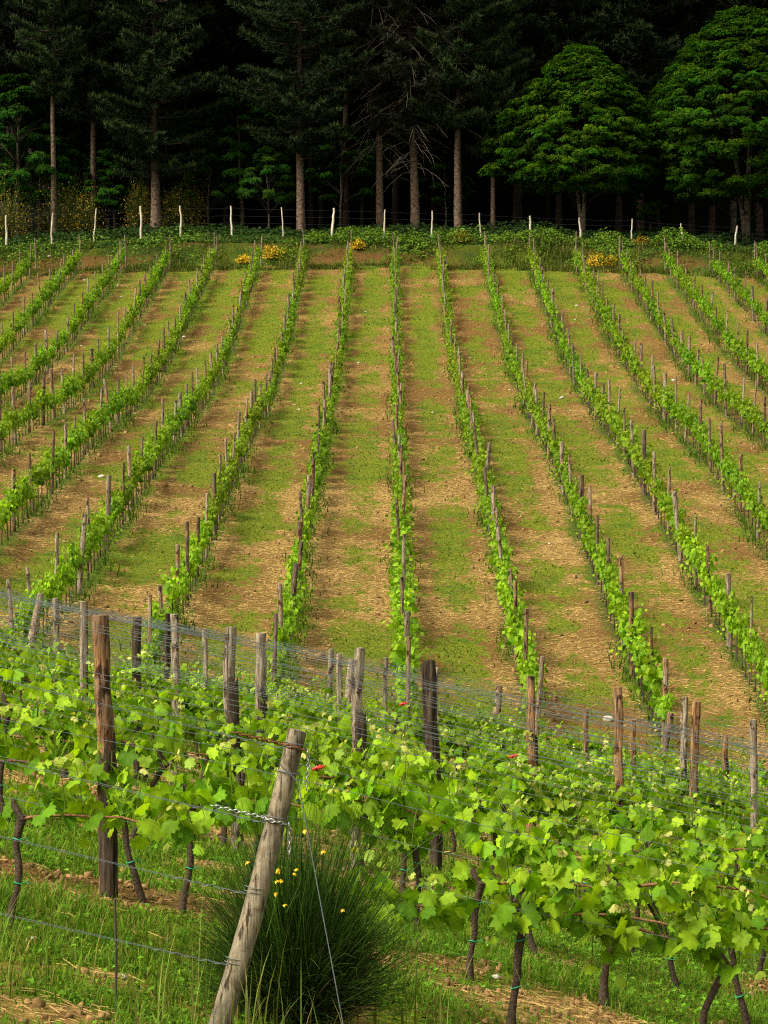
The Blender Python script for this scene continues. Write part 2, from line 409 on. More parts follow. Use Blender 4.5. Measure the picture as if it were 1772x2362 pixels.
X, Y = X[keep], Y[keep]
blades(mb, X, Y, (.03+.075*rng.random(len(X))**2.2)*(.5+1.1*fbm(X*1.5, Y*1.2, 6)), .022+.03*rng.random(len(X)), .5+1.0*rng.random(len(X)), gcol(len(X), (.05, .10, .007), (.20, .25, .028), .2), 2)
# low broad-leaved ground cover
def cover(n, y0, y1, s0, s1):
    X, Y = sample(n, y0, y1, pad=.6)
    k = rng.random(n) < np.clip((grassness(X, Y)-.36)*2.6, .02, 1)*np.clip((fbm(X*1.7+3, Y*1.7, 7)-.3)*4, .08, 1); X, Y = X[k], Y[k]; n = len(X)
    a = rng.random(n)*6.28
    M = frames(np.stack([np.cos(a)*.5, np.sin(a)*.5, np.ones(n)], -1)+rng.normal(0, .25, (n, 3)), rng.normal(0, 1, (n, 3)))
    c = np.array([.055, .17, .008])*(1-rng.random((n, 1)))+np.array([.14, .27, .018])*rng.random((n, 1))
    scatter(mb, np.array([(0, 0, 0), (-.32, .5, .05), (0, 1, -.1), (.32, .5, .05)], float), np.array([[0, 1, 2], [0, 2, 3]]), np.stack([X, Y, ground(X, Y)+.01+.06*rng.random(n)*fbm(X*2, Y*2, 1)], -1), M, s0+(s1-s0)*rng.random(n)**2, c*(.6+.7*rng.random((n, 1))))
cover(70000, 10.5, 22, .014, .05); cover(40000, 22, 54, .03, .07)
# tall stalks near the front
X, Y = sample(900, 10.8, 14.2, pad=.4); k = (fbm(X*1.6, Y*1.6, 2) > .52) & (X < .9); X, Y = X[k], Y[k]
blades(mb, X, Y, .25+.4*rng.random(len(X)), .006+.004*rng.random(len(X)), .15+.5*rng.random(len(X)), gcol(len(X), (.13, .2, .03), (.28, .3, .07)), 4)
# grassy lip along the top of the slope
X = (rng.random(110000)*2-1)*32; Y = 154.6+rng.random(110000)*6.6
gq = fbm(X*.3, X*0, 7); k = (rng.random(len(X)) < np.where((Y > 156.5) & (Y < 159), np.clip((fbm(X*.22+.35*fbm(X, Y, 1), Y*.45+2, 7)-.34)*4, .10, 1), .9)); X, Y = X[k], Y[k]
k = rng.random(len(X)) < np.clip((fbm(X*.9, Y*.9, 4)-.33)*5, .03, 1); X, Y = X[k], Y[k]
blades(mb, X, Y, (.06+.38*rng.random(len(X))**2)*(.35+1.3*fbm(X*.6, Y*.6, 5))*np.where(X > 6, 1.35, 1), .02+.03*rng.random(len(X)), .2+.7*rng.random(len(X)), gcol(len(X), (.025, .062, .006), (.11, .15, .018), .10), 2)
go = mb.obj('grass', M_GRASS); go['kind'] = 'stuff'

# tall weeds under the rows
mb = MB()
n = 120000
ri = rng.integers(-9, 10, n); Y = YB-1+(YE-YB+1)*rng.random(n)**1.15
sd = rng.choice([-1, 1], n)
X = RA+RW*ri+RB*Y+sd*np.abs(rng.normal(0, .22, n))
side = fbm(Y*.22+ri*9.1, ri*3.3+sd*2.0, 5, 3)
k = (rng.random(n) < np.clip((side-.38)*3.2, .03, 1)) & (np.abs(X) < .155*Y+2)
X, Y, side = X[k], Y[k], side[k]
blades(mb, X, Y, (.06+.30*rng.random(len(X))**1.8)*np.clip(.5+(side-.4)*2.4, .4, 1.6), .02+.028*rng.random(len(X)), .2+.8*rng.random(len(X)), gcol(len(X), (.045, .12, .010), (.14, .25, .02), .06), 2)
go = mb.obj('weeds', M_GRASS); go['kind'] = 'stuff'

# cut dry grass lying flat
mb = MB()
def lay(n, y0, y1, ln, wd, pad=1.0):
    X, Y = sample(n, y0, y1, pad=pad)
    pr = np.clip((.62-grassness(X, Y))*2.2, .02, 1)*np.clip(.3+(fbm(X*.5, Y*.4, 2)-.35)*2.4, .1, 1)
    k = rng.random(n) < pr; X, Y = X[k], Y[k]; n = len(X)
    Z = ground(X, Y)+.012+.02*rng.random(n)
    a = rng.normal(0, .7, n); l = ln*(.4+rng.random(n)); w = wd*(.6+.8*rng.random(n))
    d = np.stack([np.cos(a), np.sin(a), np.zeros(n)], -1); s_ = np.stack([-np.sin(a), np.cos(a), np.zeros(n)], -1)
    e = 0.05
    d[:, 2] = (ground(X+d[:, 0]*e, Y+d[:, 1]*e)-ground(X, Y))/e+rng.normal(0, .15, n)
    s_[:, 2] = .35
    P = np.stack([X, Y, Z], -1)
    V = np.stack([P-d*l[:, None]/2-s_*w[:, None]/2, P+d*l[:, None]/2-s_*w[:, None]/2, P+d*l[:, None]/2+s_*w[:, None]/2, P-d*l[:, None]/2+s_*w[:, None]/2], 1)
    c = np.array([.46, .30, .105])*(.35+.8*rng.random((n, 1)))
    mb.add(V.reshape(-1, 3), (np.arange(n)*4)[:, None]+np.arange(4)[None], np.repeat(c, 4, 0))
lay(40000, 10.5, 26, .075, .0032); lay(26000, 26, 56, .15, .010); lay(170000, 54, 92, .11, .011, 2); lay(60000, 92, 156, .14, .017, 2)
go = mb.obj('straw', M_STRAW, smooth=False); go['kind'] = 'stuff'

# crumbs of turned soil
ICO_V, ICO_F = None, None
def ico():
    t = (1+5**.5)/2
    v = np.array([[-1, t, 0], [1, t, 0], [-1, -t, 0], [1, -t, 0], [0, -1, t], [0, 1, t], [0, -1, -t], [0, 1, -t], [t, 0, -1], [t, 0, 1], [-t, 0, -1], [-t, 0, 1]], float)
    f = [[0, 11, 5], [0, 5, 1], [0, 1, 7], [0, 7, 10], [0, 10, 11], [1, 5, 9], [5, 11, 4], [11, 10, 2], [10, 7, 6], [7, 1, 8], [3, 9, 4], [3, 4, 2], [3, 2, 6], [3, 6, 8], [3, 8, 9], [4, 9, 5], [2, 4, 11], [6, 2, 10], [8, 6, 7], [9, 8, 1]]
    return nrm(v), np.array(f)
ICO_V, ICO_F = ico()
mb = MB()
for (n, y0, y1, s0) in ((22000, 10.5, 26, .018), (9000, 26, 56, .03), (16000, 54, 157, .05)):
    X, Y = sample(n, y0, y1)
    k = rng.random(n) < np.clip((.58-grassness(X, Y))*3.5, 0.0, 1); X, Y = X[k], Y[k]; m_ = len(X)
    S = s0*(.22+1.1*rng.random((m_, 1))**2.6)*(.6+.8*rng.random((m_, 3)))
    a = rng.random(m_)*6.28; M = frames(rng.normal(0, .4, (m_, 3))+[0, 0, 1], np.stack([np.cos(a), np.sin(a), 0*a], -1))
    tv = ICO_V*np.clip(1+.42*rng.normal(0, 1, (12, 1)), .3, 1.7)
    scatter(mb, tv, ICO_F, np.stack([X, Y, ground(X, Y)+S[:, 2]*.2], -1), M, S, np.array([.25, .15, .06])*(.5+.8*rng.random((m_, 1))))
go = mb.obj('soil_rubble', M_SOILCLOD, smooth=False); go['kind'] = 'stuff'

# ------------------------------------------------------------------ vine leaves
def leaf_hi(curl=.26, fold=.07, ph=0., asym=0.):
    """toothed five-lobed vine leaf, tip towards +y, stalk at the origin"""
    ang = [-150, -128, -112, -98, -78, -60, -44, -30, -14, 0]
    rad = [.50, .62, .54, .70, .78, .60, .70, .85, .72, .92]
    left = [(a, r) for a, r in zip(ang, rad)]
    full = left+[(-a, r) for a, r in left[-2::-1]]
    P = []; vein = []
    for q, (a, r) in enumerate(full):
        th = math.radians(a); P.append((r*math.sin(th)*.78, .30+r*math.cos(th)*.78)); vein.append(1 if r > .58 else 0)
    P = np.array(P); n = len(P)
    # notch at the stalk
    V = [(0, .12, 0)]+[(x, y, 0) for x, y in P]
    V = np.array(V, float)
    Fc = [[0, k+1, k+2] for k in range(n-1)]
    rr = np.hypot(V[:, 0], V[:, 1]-.12)
    vv = np.array([1]+vein)
    V[:, 2] = -curl*rr**1.6+fold*(vv-.5)*(rr > .1)+.035*np.sin(V[:, 0]*8+ph)+.03*np.sin(V[:, 1]*9+ph*2)-asym*np.abs(V[:, 0])*(1+.4*np.sin(ph))
    V[:, 0] += .06*np.sin(V[:, 1]*3+ph)
    tc = np.where(vv[:, None] > 0, 1.22, .74)*np.ones((n+1, 3)); tc[0] = (1.35, 1.25, 1.2)
    return V, np.array(Fc), tc
def leaf_mid():
    V = np.array([(0, .1, .02), (-.42, .0, -.08), (-.6, .42, -.14), (-.3, .62, -.04), (0, 1.0, -.2), (.3, .62, -.04), (.6, .42, -.14), (.42, 0, -.08)], float)
    return V, np.array([[0, a, a+1] for a in range(1, 7)]), np.ones((8, 3))*np.array([1.25, .85, 1, .85, 1, .85, 1, .85])[:, None]
def leaf_lo():
    V = np.array([(0, 0, 0), (-.55, .45, -.08), (0, 1, -.12), (.55, .45, -.08)], float)
    return V, np.array([[0, 1, 2], [0, 2, 3]]), np.ones((4, 3))
LEAF = {'hi': leaf_hi(), 'hi1': leaf_hi(.42, .10, 1.7, .25), 'hi2': leaf_hi(.12, .09, 3.9, -.22), 'hi3': leaf_hi(.34, .05, 5.2, .42), 'mid': leaf_mid(), 'lo': leaf_lo()}
# flip faces so that normals look up
def leaf_set(mb, lod, P, size, young, upb=.75):
    n = len(P); tv, tf, tc = LEAF[lod]
    a = rng.random(n)*2*math.pi
    nr = np.stack([np.cos(a), np.sin(a), np.full(n, upb)], -1)+rng.normal(0, .25, (n, 3))
    b = rng.random(n)*2*math.pi
    tip = np.stack([np.cos(a)*.6+np.cos(b)*.8, np.sin(a)*.6+np.sin(b)*.8, np.full(n, -.55)], -1)
    M = frames(nr, tip)
    t = rng.random((n, 1))
    c = np.array([.080, .21, .007])*(1-t)+np.array([.27, .425, .015])*t
    c = c*(1-young[:, None])+np.array([.42, .45, .13])*young[:, None]
    c = c*(.7+.55*rng.random((n, 1)))*(1.08 if lod == 'lo' else 1.0)
    if lod != 'hi': scatter(mb, tv, tf, P, M, size, c, tc)
    else:
        w = rng.integers(0, 4, n)
        for q, nm in enumerate(('hi', 'hi1', 'hi2', 'hi3')):
            k = w == q; a_, b_, c_ = LEAF[nm]
            scatter(mb, a_, b_, P[k], M[k], np.asarray(size)[k], c[k], c_)

def vine_parts(lod, slope, dens=1.0, reach=.95, seed=0):
    """trunk, cane and foliage of one trellised vine; the row runs along local x"""
    r = np.random.default_rng(seed)
    sides = {'hi': 7, 'mid': 5, 'lo': 4}[lod]
    tr = MB()
    hh = .56+.12*r.random()+(.06 if lod == 'lo' else 0)
    zt = np.linspace(-.06, hh, 9 if lod == 'hi' else 5)
    lean = r.normal(0, .09); wx = np.convolve(np.pad(r.normal(0, .03, len(zt)), 1, mode='edge'), [.3, .4, .3], 'valid'); wy = np.convolve(np.pad(r.normal(0, .025, len(zt)), 1, mode='edge'), [.3, .4, .3], 'valid')
    px_ = lean*(zt/hh)+wx*(zt > 0); py_ = wy
    Rt = np.interp(zt, [-.06, .06, .3, hh], [.034, .024, .019, .026])*(.85+.3*r.random(len(zt)))
    tr.tube(np.stack([px_, py_, zt], -1), Rt, sides, (.062, .043, .030), cap=True)
    if lod == 'hi':
        tr.tube([(px_[-1], 0, hh-.03), (px_[-1]-.05, .02, hh+.05), (px_[-1]-.06, .03, hh+.09)], [.02, .022, .012], 6, (.05, .035, .025), cap=True)
    ca = MB()
    dirn = r.choice([-1, 1]); x0 = px_[-1]
    xs_ = np.linspace(0, 1, 8)*reach
    zc = hh+.10*np.sin(np.clip(xs_/reach*2.2, 0, math.pi))+.01*r.normal(0, 1, 8)
    cane = np.stack([x0+dirn*xs_, r.normal(0, .012, 8), zc+slope*dirn*xs_], -1)
    cane[0] = (x0, 0, hh-.02)
    ca.tube(cane, np.linspace(.011, .006, 8), max(4, sides-1), (.20, .105, .05))
    fo = MB()
    nsh = int(round(12*dens))
    LP, LS, LY = [], [], []
    for q in range(nsh):
        u = (q+.2+.6*r.random())/nsh*1.12-.10
        cx_ = x0+dirn*u*reach
        cz_ = np.interp(abs(cx_-x0), xs_, zc)+slope*(cx_-x0)
        ln = (.16+.36*r.random()**1.7) if lod != 'lo' else .26+.34*r.random()
        drop = r.random() < .28
        ex, ey = r.normal(0, .10), r.normal(0, .15)
        tt = np.linspace(0, 1, 5)
        if drop: pth = np.stack([cx_+ex*1.6*tt, ey*1.5*tt, cz_+.10*np.sin(tt*3)-.30*ln/.4*tt**1.5], -1)
        else: pth = np.stack([cx_+ex*tt, ey*tt+.03*np.sin(tt*4), cz_+ln*tt*(1-.12*tt)], -1)
        if lod != 'lo': fo.tube(pth, np.linspace(.0042, .002, 5), 3, (.17, .25, .035))
        nl = int((6+7*r.random())*dens**.3) if lod != 'lo' else 8
        for k in range(nl):
            t = (k+.5)/nl
            p = np.array([np.interp(t, tt, pth[:, d]) for d in range(3)])
            s = (.138-.082*t**2)*(.58+.62*r.random())
            off = r.normal(0, 1, 3)*np.array([.06, .075, .035])
            LP.append(p+off); LS.append(s*(1 if lod != 'lo' else 1.32)); LY.append(min(.6, max(0, (t-.8)*2.0*r.random())))
            if lod == 'hi' and k % 2 == 0: fo.tube([p, p+off*.6+[0, 0, .012], p+off], .0018, 3, (.2, .27, .04))
        if not drop and lod != 'lo':                       # pale unfolding tip
            for k in range(r.choice([0, 2, 4])):
                LP.append(pth[-1]+r.normal(0, .014, 3)+[0, 0, .01]); LS.append(.028+.022*r.random()); LY.append(.5+.7*r.random())
    leaf_set(fo, lod, np.array(LP), np.array(LS), np.clip(np.array(LY), 0, 1.2))
    parts = []
    subs = []
    if lod == 'hi':
        for q in range(2):
            tz = .22+.28*q+.05*r.random(); tb = MB(); th = np.linspace(0, 2*math.pi, 9)
            cxx = np.interp(tz, zt, px_); cyy = np.interp(tz, zt, py_)
            tb.tube(np.stack([cxx+.026*np.cos(th), cyy+.026*np.sin(th), tz+.006*np.sin(th*2)], -1), .004, 4)
            tb.tube([(cxx+.02, cyy-.02, tz), (cxx+.05, cyy-.03, tz+.01), (cxx+.07, cyy-.02, tz-.01)], .0025, 3)
            subs.append(('tie', tb.mesh('tie', M_TIE)))
    parts.append(('trunk', tr.mesh('trunk', M_BARE), subs))
    parts.append(('cane', ca.mesh('cane', M_BARE), []))
    parts.append(('foliage', fo.mesh('foliage', M_VINE), []))
    return parts, (tr, ca, fo)
V_HI = [vine_parts('hi', -.21, .92, .95, 100+k)[0] for k in range(7)]
V_MID = [vine_parts('mid', -.18, 1.15, .95, 200+k)[0] for k in range(6)]
V_LO = [vine_parts('lo', .14, 1.15, .85, 300+k) for k in range(6)]

ORD = ['zeroth', 'first', 'second', 'third', 'fourth', 'fifth', 'sixth', 'seventh', 'eighth', 'ninth', 'tenth', 'eleventh', 'twelfth', 'thirteenth', 'fourteenth', 'fifteenth', 'sixteenth', 'seventeenth', 'eighteenth', 'nineteenth', 'twentieth', 'twenty-first', 'twenty-second', 'twenty-third', 'twenty-fourth', 'twenty-fifth', 'twenty-sixth', 'twenty-seventh', 'twenty-eighth', 'twenty-ninth', 'thirtieth', 'thirty-first', 'thirty-second', 'thirty-third']
def hrow(i): return 'central hillside row' if i == 0 else f'{ORD[abs(i)]} hillside row {"left" if i < 0 else "right"} of centre'
def frow(k): return 'vine row of the leaning post' if k == 0 else f'{ORD[k]} vine row behind the leaning post'

# ------------------------------------------------------------------ rows across the near slope
FR = [12.9, 14.7, 16.6, 18.5, 20.5, 22.5, 24.5, 26.5, 28.5, 31, 33.5, 36, 39, 42, 45]
near = {1: [-190, 24, 735, 1177, 1575, 1900], 2: [-90, 330, 422, 1081, 1390, 1735], 3: [560, 960, 1233, 1560, 1860]}
n_vine = 0
for k, Yr in enumerate(FR):
    if k == 0: continue
    if k in near: pxs = near[k]
    else:
        step = F/Yr*.92; pxs = []; p = -60+random.uniform(0, step)
        while p < 1830: pxs.append(p+random.uniform(-.12, .12)*step); p += step
    vis = [p for p in pxs]
    for q, p in enumerate(vis):
        Yv = Yr+random.uniform(-.08, .08); x = at(p, Yv)
        parts = random.choice(V_HI if Yr < 23 else V_MID)
        s = random.uniform(.9, 1.12)
        o = clone(None, parts, 'grapevine', (x, Yv, gz(x, Yv)), random.uniform(-.06, .06), (s, s*random.choice([-1, 1]), s*random.uniform(.92, 1.08)))
        nv = sum(1 for z in vis[:q+1] if -20 <= z <= 1792)
        tag(o, f'leafy grapevine, {ORD[nv]} from the left in the {frow(k)}' if -20 <= p <= 1792 else f'grapevine reaching in from the {"left" if p < 0 else "right"} edge in the {frow(k)}', 'grapevine', 'grapevines on the near slope')
        n_vine += 1

# ------------------------------------------------------------------ posts
def post_mesh(name, H, r, seed, sides=10, m=None, taper=.92, lean=0, rings=9, rough=.13, wig=.003):
    q = np.random.default_rng(seed); b = MB()
    z = np.linspace(-.15, H, rings)
    prof = 1+rough*q.normal(0, 1, sides)
    wob = prof[None]*(1+rough*.45*q.normal(0, 1, (rings, sides)))
    wob = np.clip(wob, .6, 1.45)
    cx_ = np.cumsum(q.normal(0, wig, rings))+lean*z/H; cy_ = np.cumsum(q.normal(0, wig, rings))
    b.tube(np.stack([cx_, cy_, z], -1), np.linspace(r, r*taper, rings), sides, (1, 1, 1), cap=True, wob=wob)
    return b.mesh(name, m or M_WOOD, smooth=False)
def bark_mesh(H0, H1, r, seed, sides=11, a0=0, span=4.4, lean=0, H=1.75):
    """ragged sheet of bark left on part of a post"""
    q = np.random.default_rng(seed); b = MB(); rings = 9
    th = a0+np.linspace(0, span, sides)
    top = H1+q.normal(0, .05, sides); bot = H0+q.normal(0, .03, sides)
    V = []
    for k in range(rings):
        t = k/(rings-1); z = bot+(top-bot)*t
        rr = r*(1.13+.10*q.random(sides)); V.append(np.stack([rr*np.cos(th)+lean*z/H, rr*np.sin(th), z], -1))
    V = np.vstack(V); Fq = [[k*sides+j, k*sides+j+1, (k+1)*sides+j+1, (k+1)*sides+j] for k in range(rings-1) for j in range(sides-1)]
    b.add(V, np.array(Fq))
    o = b.mesh('bark', M_DARKWOOD, smooth=False)
    return o
# px, top row py, width px, vine row, lean, look, bark?
fposts = [
 (247, 1420, 37, 2, .02, 'thick split post with orange wood above dark bark', (0, .95)),
 (538, 1447, 27, 5, .05, 'grey-topped post with rough dark bark, left of the leaning post', (.35, 1.35)),
 (830, 1495, 25, 5, -.05, 'grey split post with dark patches, just right of the leaning post', (.9, 1.25)),
 (993, 1524, 27, 6, .10, 'dark brown barky post leaning slightly, standing right of centre', (.3, 1.7)),
 (1230, 1560, 20, 8, .01, 'knotty two-toned post with orange lower wood', (.8, 1.15)),
 (1426, 1586, 22, 7, .01, 'reddish brown post among vines at right', None),
 (1738, 1660, 20, 8, .01, 'pale smooth straight post at the right edge', None),
 (1599, 1618, 20, 9, -.03, 'orange brown post with dark bark foot near the right edge', (.3, .8)),
 (1575, 1607, 15, 10, 0, 'thin grey post wrapped in wires beside the orange brown post', None),
 (190, 1388, 20, 6, .0, 'grey brown post with a hollow, left of the thick split post', (.5, .9)),
 (403, 1417, 20, 7, -.02, 'pale grey square-topped post between two darker posts', None),
 (385, 1415, 13, 10, 0, 'thin dark post half hidden behind the pale square-topped post', None),
 (125, 1380, 15, 9, 0, 'slim pale post near the left edge', None),
 (604, 1460, 24, 6, .0, 'forked grey post with bark just left of the centre', (.4, 1.2)),
 (472, 1450, 13, 11, 0, 'short thin grey post right of the pale square-topped post', None),
 (315, 1423, 17, 8, .02, 'dark barked post right of the thick split post', (.9, 1.6)),
 (756, 1497, 12, 12, 0, 'slender grey post left of two others near the centre', None),
 (790, 1508, 15, 9, .02, 'leaning pale post left of the grey split post', None),
 (890, 1517, 10, 13, 0, 'very thin pale post right of the grey split post', None),
 (1009, 1540, 10, 12, .0, 'pale thin post behind the dark barky post', None),
 (1350, 1635, 13, 12, 0, 'short reddish post alone in front of the alley at right', None),
 (1465, 1660, 13, 12, 0, 'short pale post right of the reddish brown post', None),
 (1674, 1695, 13, 12, 0, 'brown post with a torn strip of bark near the right edge', (.5, 1.3)),
]
n_post = 0
for q, (p, yt, w, k, lean, look, bark) in enumerate(fposts):
    Yr = FR[k]; x = at(p, Yr); zb = gz(x, Yr); H = zpix(yt, Yr)-zb
    r = w/F*Yr/2
    mt_ = M_DARKWOOD if look.startswith(('dark', 'thin dark')) else M_ORANGE if ('orange' in look.split(' beside')[0] or 'reddish' in look or look.startswith('brown')) else M_GREY
    me = post_mesh('vineyard_post', H, r, 900+q, 12, mt_, lean=-lean, rings=16, rough=.15, wig=.006)
    o = link('vineyard_post', me, None, (x+lean*.5, Yr, zb))
    if bark:
        s = H/1.75
        c = link('bark', bark_mesh(bark[0]*s-.0, bark[1]*s, r, 950+q, a0=-2.7+random.uniform(-.5, .5), span=3.4, lean=-lean, H=H), o)
        c['label'] = 'dark ragged bark still clinging to the post'
    tag(o, look, 'post', 'wooden posts on the near slope'); n_post += 1
# hillside posts
PM = [post_mesh('vineyard_post', 1.70+.10*(q % 3), .038+.006*(q % 4), 500+q, 7, rings=5, rough=.10) for q in range(9)]
hp = []
for i in range(-9, 10):
    Yp = YB+random.uniform(-.5, .7); q = 0
    while Yp < YE+.5:
        x = RA+RW*i+RB*Yp; q += 1
        if abs(x) < .1363*Yp+.35: hp.append((Yp, i, q, x+random.uniform(-.05, .05)))
        Yp += 3.55+random.uniform(-.55, .55)
    hp.append((YE+.9, i, q+1, RA+RW*i+RB*YE+.05))
hp.sort()
cnt = {}
rest = MB()
for Yp, i, q, x in hp:
    cnt[i] = cnt.get(i, 0)+1
    s = random.uniform(.88, 1.12); lx, ly = random.gauss(0, .045), random.gauss(0, .04)
    z = gz(x, Yp)
    if n_post < 298:
        o = link('vineyard_post', random.choice(PM), None, (x, Yp, z)); n_post += 1
        o.scale = (random.uniform(.85, 1.35), random.uniform(.85, 1.3), s); o.rotation_euler = (lx, ly, random.uniform(0, 6.28))
        tag(o, f'weathered post, {ORD[cnt[i]]} up from the foot of the {hrow(i)}', 'post', 'wooden posts of the hillside rows')
    else:
        H = 1.78*s; rr = random.uniform(.036, .055); qn = 6
        rest.tube([(x, Yp, z-.1), (x+ly*.5*H, Yp, z+.5*H), (x+ly*H, Yp-lx*H, z+H)], [rr, rr*.95, rr*.88], qn, (1, 1, 1), cap=True, wob=1+.1*rng.normal(0, 1, (3, qn)))
ro = rest.obj('vineyard_posts', M_WOOD, smooth=False); ro['kind'] = 'stuff'
# slanting braces at the lower row ends
for (xt, yt, xb, yb, Yq, look) in ((91, 1370, 50, 1470, 52.6, 'slanting brace pole leaning against the end post at far left'), (812, 1522, 792, 1590, 47, 'dark slanting brace pole behind the grey split post'),
                                   (1153, 1583, 1135, 1690, 50, 'short slanting brace stump in the alley right of centre'), (1551, 1647, 1510, 1750, 49, 'grey slanting brace pole leaning to the thin wired post')):
    x0, x1 = at(xb, Yq), at(xt, Yq); zt_ = zpix(yt, Yq)
    zb = gz(x0, Yq)
    b = MB(); b.tube([(x0-.12, Yq, zb-.1), ((x0+x1)/2, Yq+.1, (zb+zt_)/2), (x1, Yq+.2, zt_)], [.07, .068, .062], 9, (1, 1, 1), True, 1+.1*rng.normal(0, 1, (3, 9)))
    tag(b.obj('brace_pole', M_WOOD, smooth=False), look, 'pole', 'brace poles at the row ends')

# vines on the hillside
hv = []
for i in range(-9, 10):
    Yp = YB+.6
    while Yp < YE:
        x = RA+RW*i+RB*Yp
        if abs(x) < .155*Yp+1.2: hv.append((Yp, i, x))
        Yp += random.uniform(.68, .92)
hv.sort()
rf, rt_ = MB(), MB()
allv = MB()
seen = {}
LOC = [tuple((np.vstack(b.v), {k: np.vstack(f) for k, f in b.f.items()}, np.vstack(b.c)) for b in t[1]) for t in V_LO]
vine_mesh = {}
for Yp, i, x in hv:
    z = gz(x, Yp); s = random.uniform(.85, 1.15)
    lush = .42+.72*float(fbm(Yp*.16, i*7.7, 2))
    if random.random() < .05: continue
    if random.random() < .10: s *= .7
    seen[i] = seen.get(i, 0)+1
    vi = random.randrange(6)
    if n_vine < 298 and abs(x) < .1363*Yp+.5:
        o = clone(None, V_LO[vi][0], 'grapevine', (x, Yp, z), math.pi/2+random.uniform(-.08, .08), (s, s*random.choice([-1, 1])*lush, s*random.uniform(.95, 1.1)))
        tag(o, f'grapevine, {ORD[min(seen[i], 33)]} plant up from the foot of the {hrow(i)}', 'grapevine', 'grapevines of the hillside rows'); n_vine += 1
    else:
        sy = random.choice([-1, 1])
        for w, (vv, ff, cc) in enumerate(LOC[vi]):
            a = np.empty_like(vv); a[:, 0] = -vv[:, 1]*s*sy*lush; a[:, 1] = vv[:, 0]*s; a[:, 2] = vv[:, 2]*s
            tgt = rf if w == 2 else rt_
            c2 = cc*(np.array([.75+.5*fbm(Yp*.11, i*3.1, 4), .8+.35*fbm(Yp*.13, i*3.1, 5), 1])*random.uniform(.8, 1.15) if w == 2 else 1)
            for kk, f_ in ff.items():
                # a builder holds one vertex block; every face size indexes into the same block
                pass
            base = tgt.n
            tgt.v.append(a+[x, Yp, z]); tgt.c.append(c2); tgt.n += len(a)
            for kk, f_ in ff.items(): tgt.f.setdefault(kk, []).append(f_+base)
vo = rf.obj('vine_foliage', M_VINE); vo['kind'] = 'stuff'
vo = rt_.obj('vine_stems', M_BARE); vo['kind'] = 'stuff'

# ------------------------------------------------------------------ leaning end post, wires, chains
YA = FR[0]
bx, tx = at(498, YA), at(690, YA)
zb = gz(bx, YA); ztop = zpix(1690, YA)
b = MB()
n = 26
t = np.linspace(-.12, 1, n)
qr = np.random.default_rng(5)
P = np.stack([bx+(tx-bx)*t+.012*np.sin(t*4), YA+.10*t, zb+(ztop-zb)*t], -1)
th = np.linspace(0, 2*math.pi, 22, endpoint=False)
wob = 1+.035*np.sin(th[None]*2+1)+.02*np.sin(th[None]*5+t[:, None]*3)+.012*qr.normal(0, 1, (n, 22))
for (tk, ak, am) in ((.62, 1.4, .10), (.40, 4.6, .08), (.78, 4.9, .07)):
    wob += am*np.exp(-((t[:, None]-tk)/.03)**2-((th[None]-ak)/.45)**2)
R_ = np.interp(t, [-.12, 0, .5, 1], [.056, .055, .050, .044])
b.tube(P, R_, 22, (1, 1, 1), True, wob)
lp = b.obj('end_post', M_LOG)
tag(lp, 'thick grey leaning log post in front of the broom bush', 'post')
def onpost(s, dx=0, dy=-.05): 
    return np.array([bx+(tx-bx)*s+dx, YA+.10*s+dy, zb+(ztop-zb)*s])
def ring(b, s, r, rad, turns=1.0):
    a = np.linspace(0, 2*math.pi*turns, int(18*turns)+1)
    ax = nrm(np.array([tx-bx, .1, ztop-zb])); u = nrm(np.cross(ax, [0, 1, 0])); v = np.cross(ax, u)
    c = onpost(s, 0, 0)
    b.tube(c+r*(np.cos(a)[:, None]*u+np.sin(a)[:, None]*v)+ax*(np.linspace(0, .02*turns, len(a)))[:, None], rad, 5)
def wire_path(y, x0, x1, h, sag=.0, n=40):
    X = np.linspace(x0, x1, n); Y = np.full(n, y)
    a = np.clip(.225-.0016*(y-13), .165, .24)
    Z = -1.75-.0677*y-a*(X+.0594*y)+h+sag*np.sin(np.linspace(0, math.pi*6, n))
    return np.stack([X, Y, Z], -1)
# wires of the leaning post row: fixed along the post, running off to the left
for s, hname in ((.94, 'top'), (.70, 'second'), (.47, 'third'), (.24, 'lowest')):
    b = MB(); e = onpost(s, -.04, -.03)
    xs_ = np.linspace(e[0], -3.6, 24); sl = {.94: .244, .70: .235, .47: .232, .24: .226}[s]
    zz = e[2]+(e[0]-xs_)*sl
    b.tube(np.stack([xs_, np.full(24, e[1]), zz-.004*np.sin((xs_-e[0])*1.6)], -1), .0013, 4)
    b.tube(np.stack([xs_, np.full(24, e[1]+.012), zz+.005*np.sin((xs_-e[0])*2.1)], -1), .0010, 4)
    ring(b, s, .055, .0021, 1.6)
    # twisted end of the wire
    tt = np.linspace(0, .35, 40); b.tube(np.stack([e[0]-tt, e[1]+.006*np.cos(tt*90), e[2]+tt*sl+.006*np.sin(tt*90)], -1), .0016, 4)
    tag(b.obj('trellis_wire', M_WIRE), f'{hname} steel wire tied round the leaning post and running left', 'wire', 'trellis wires')
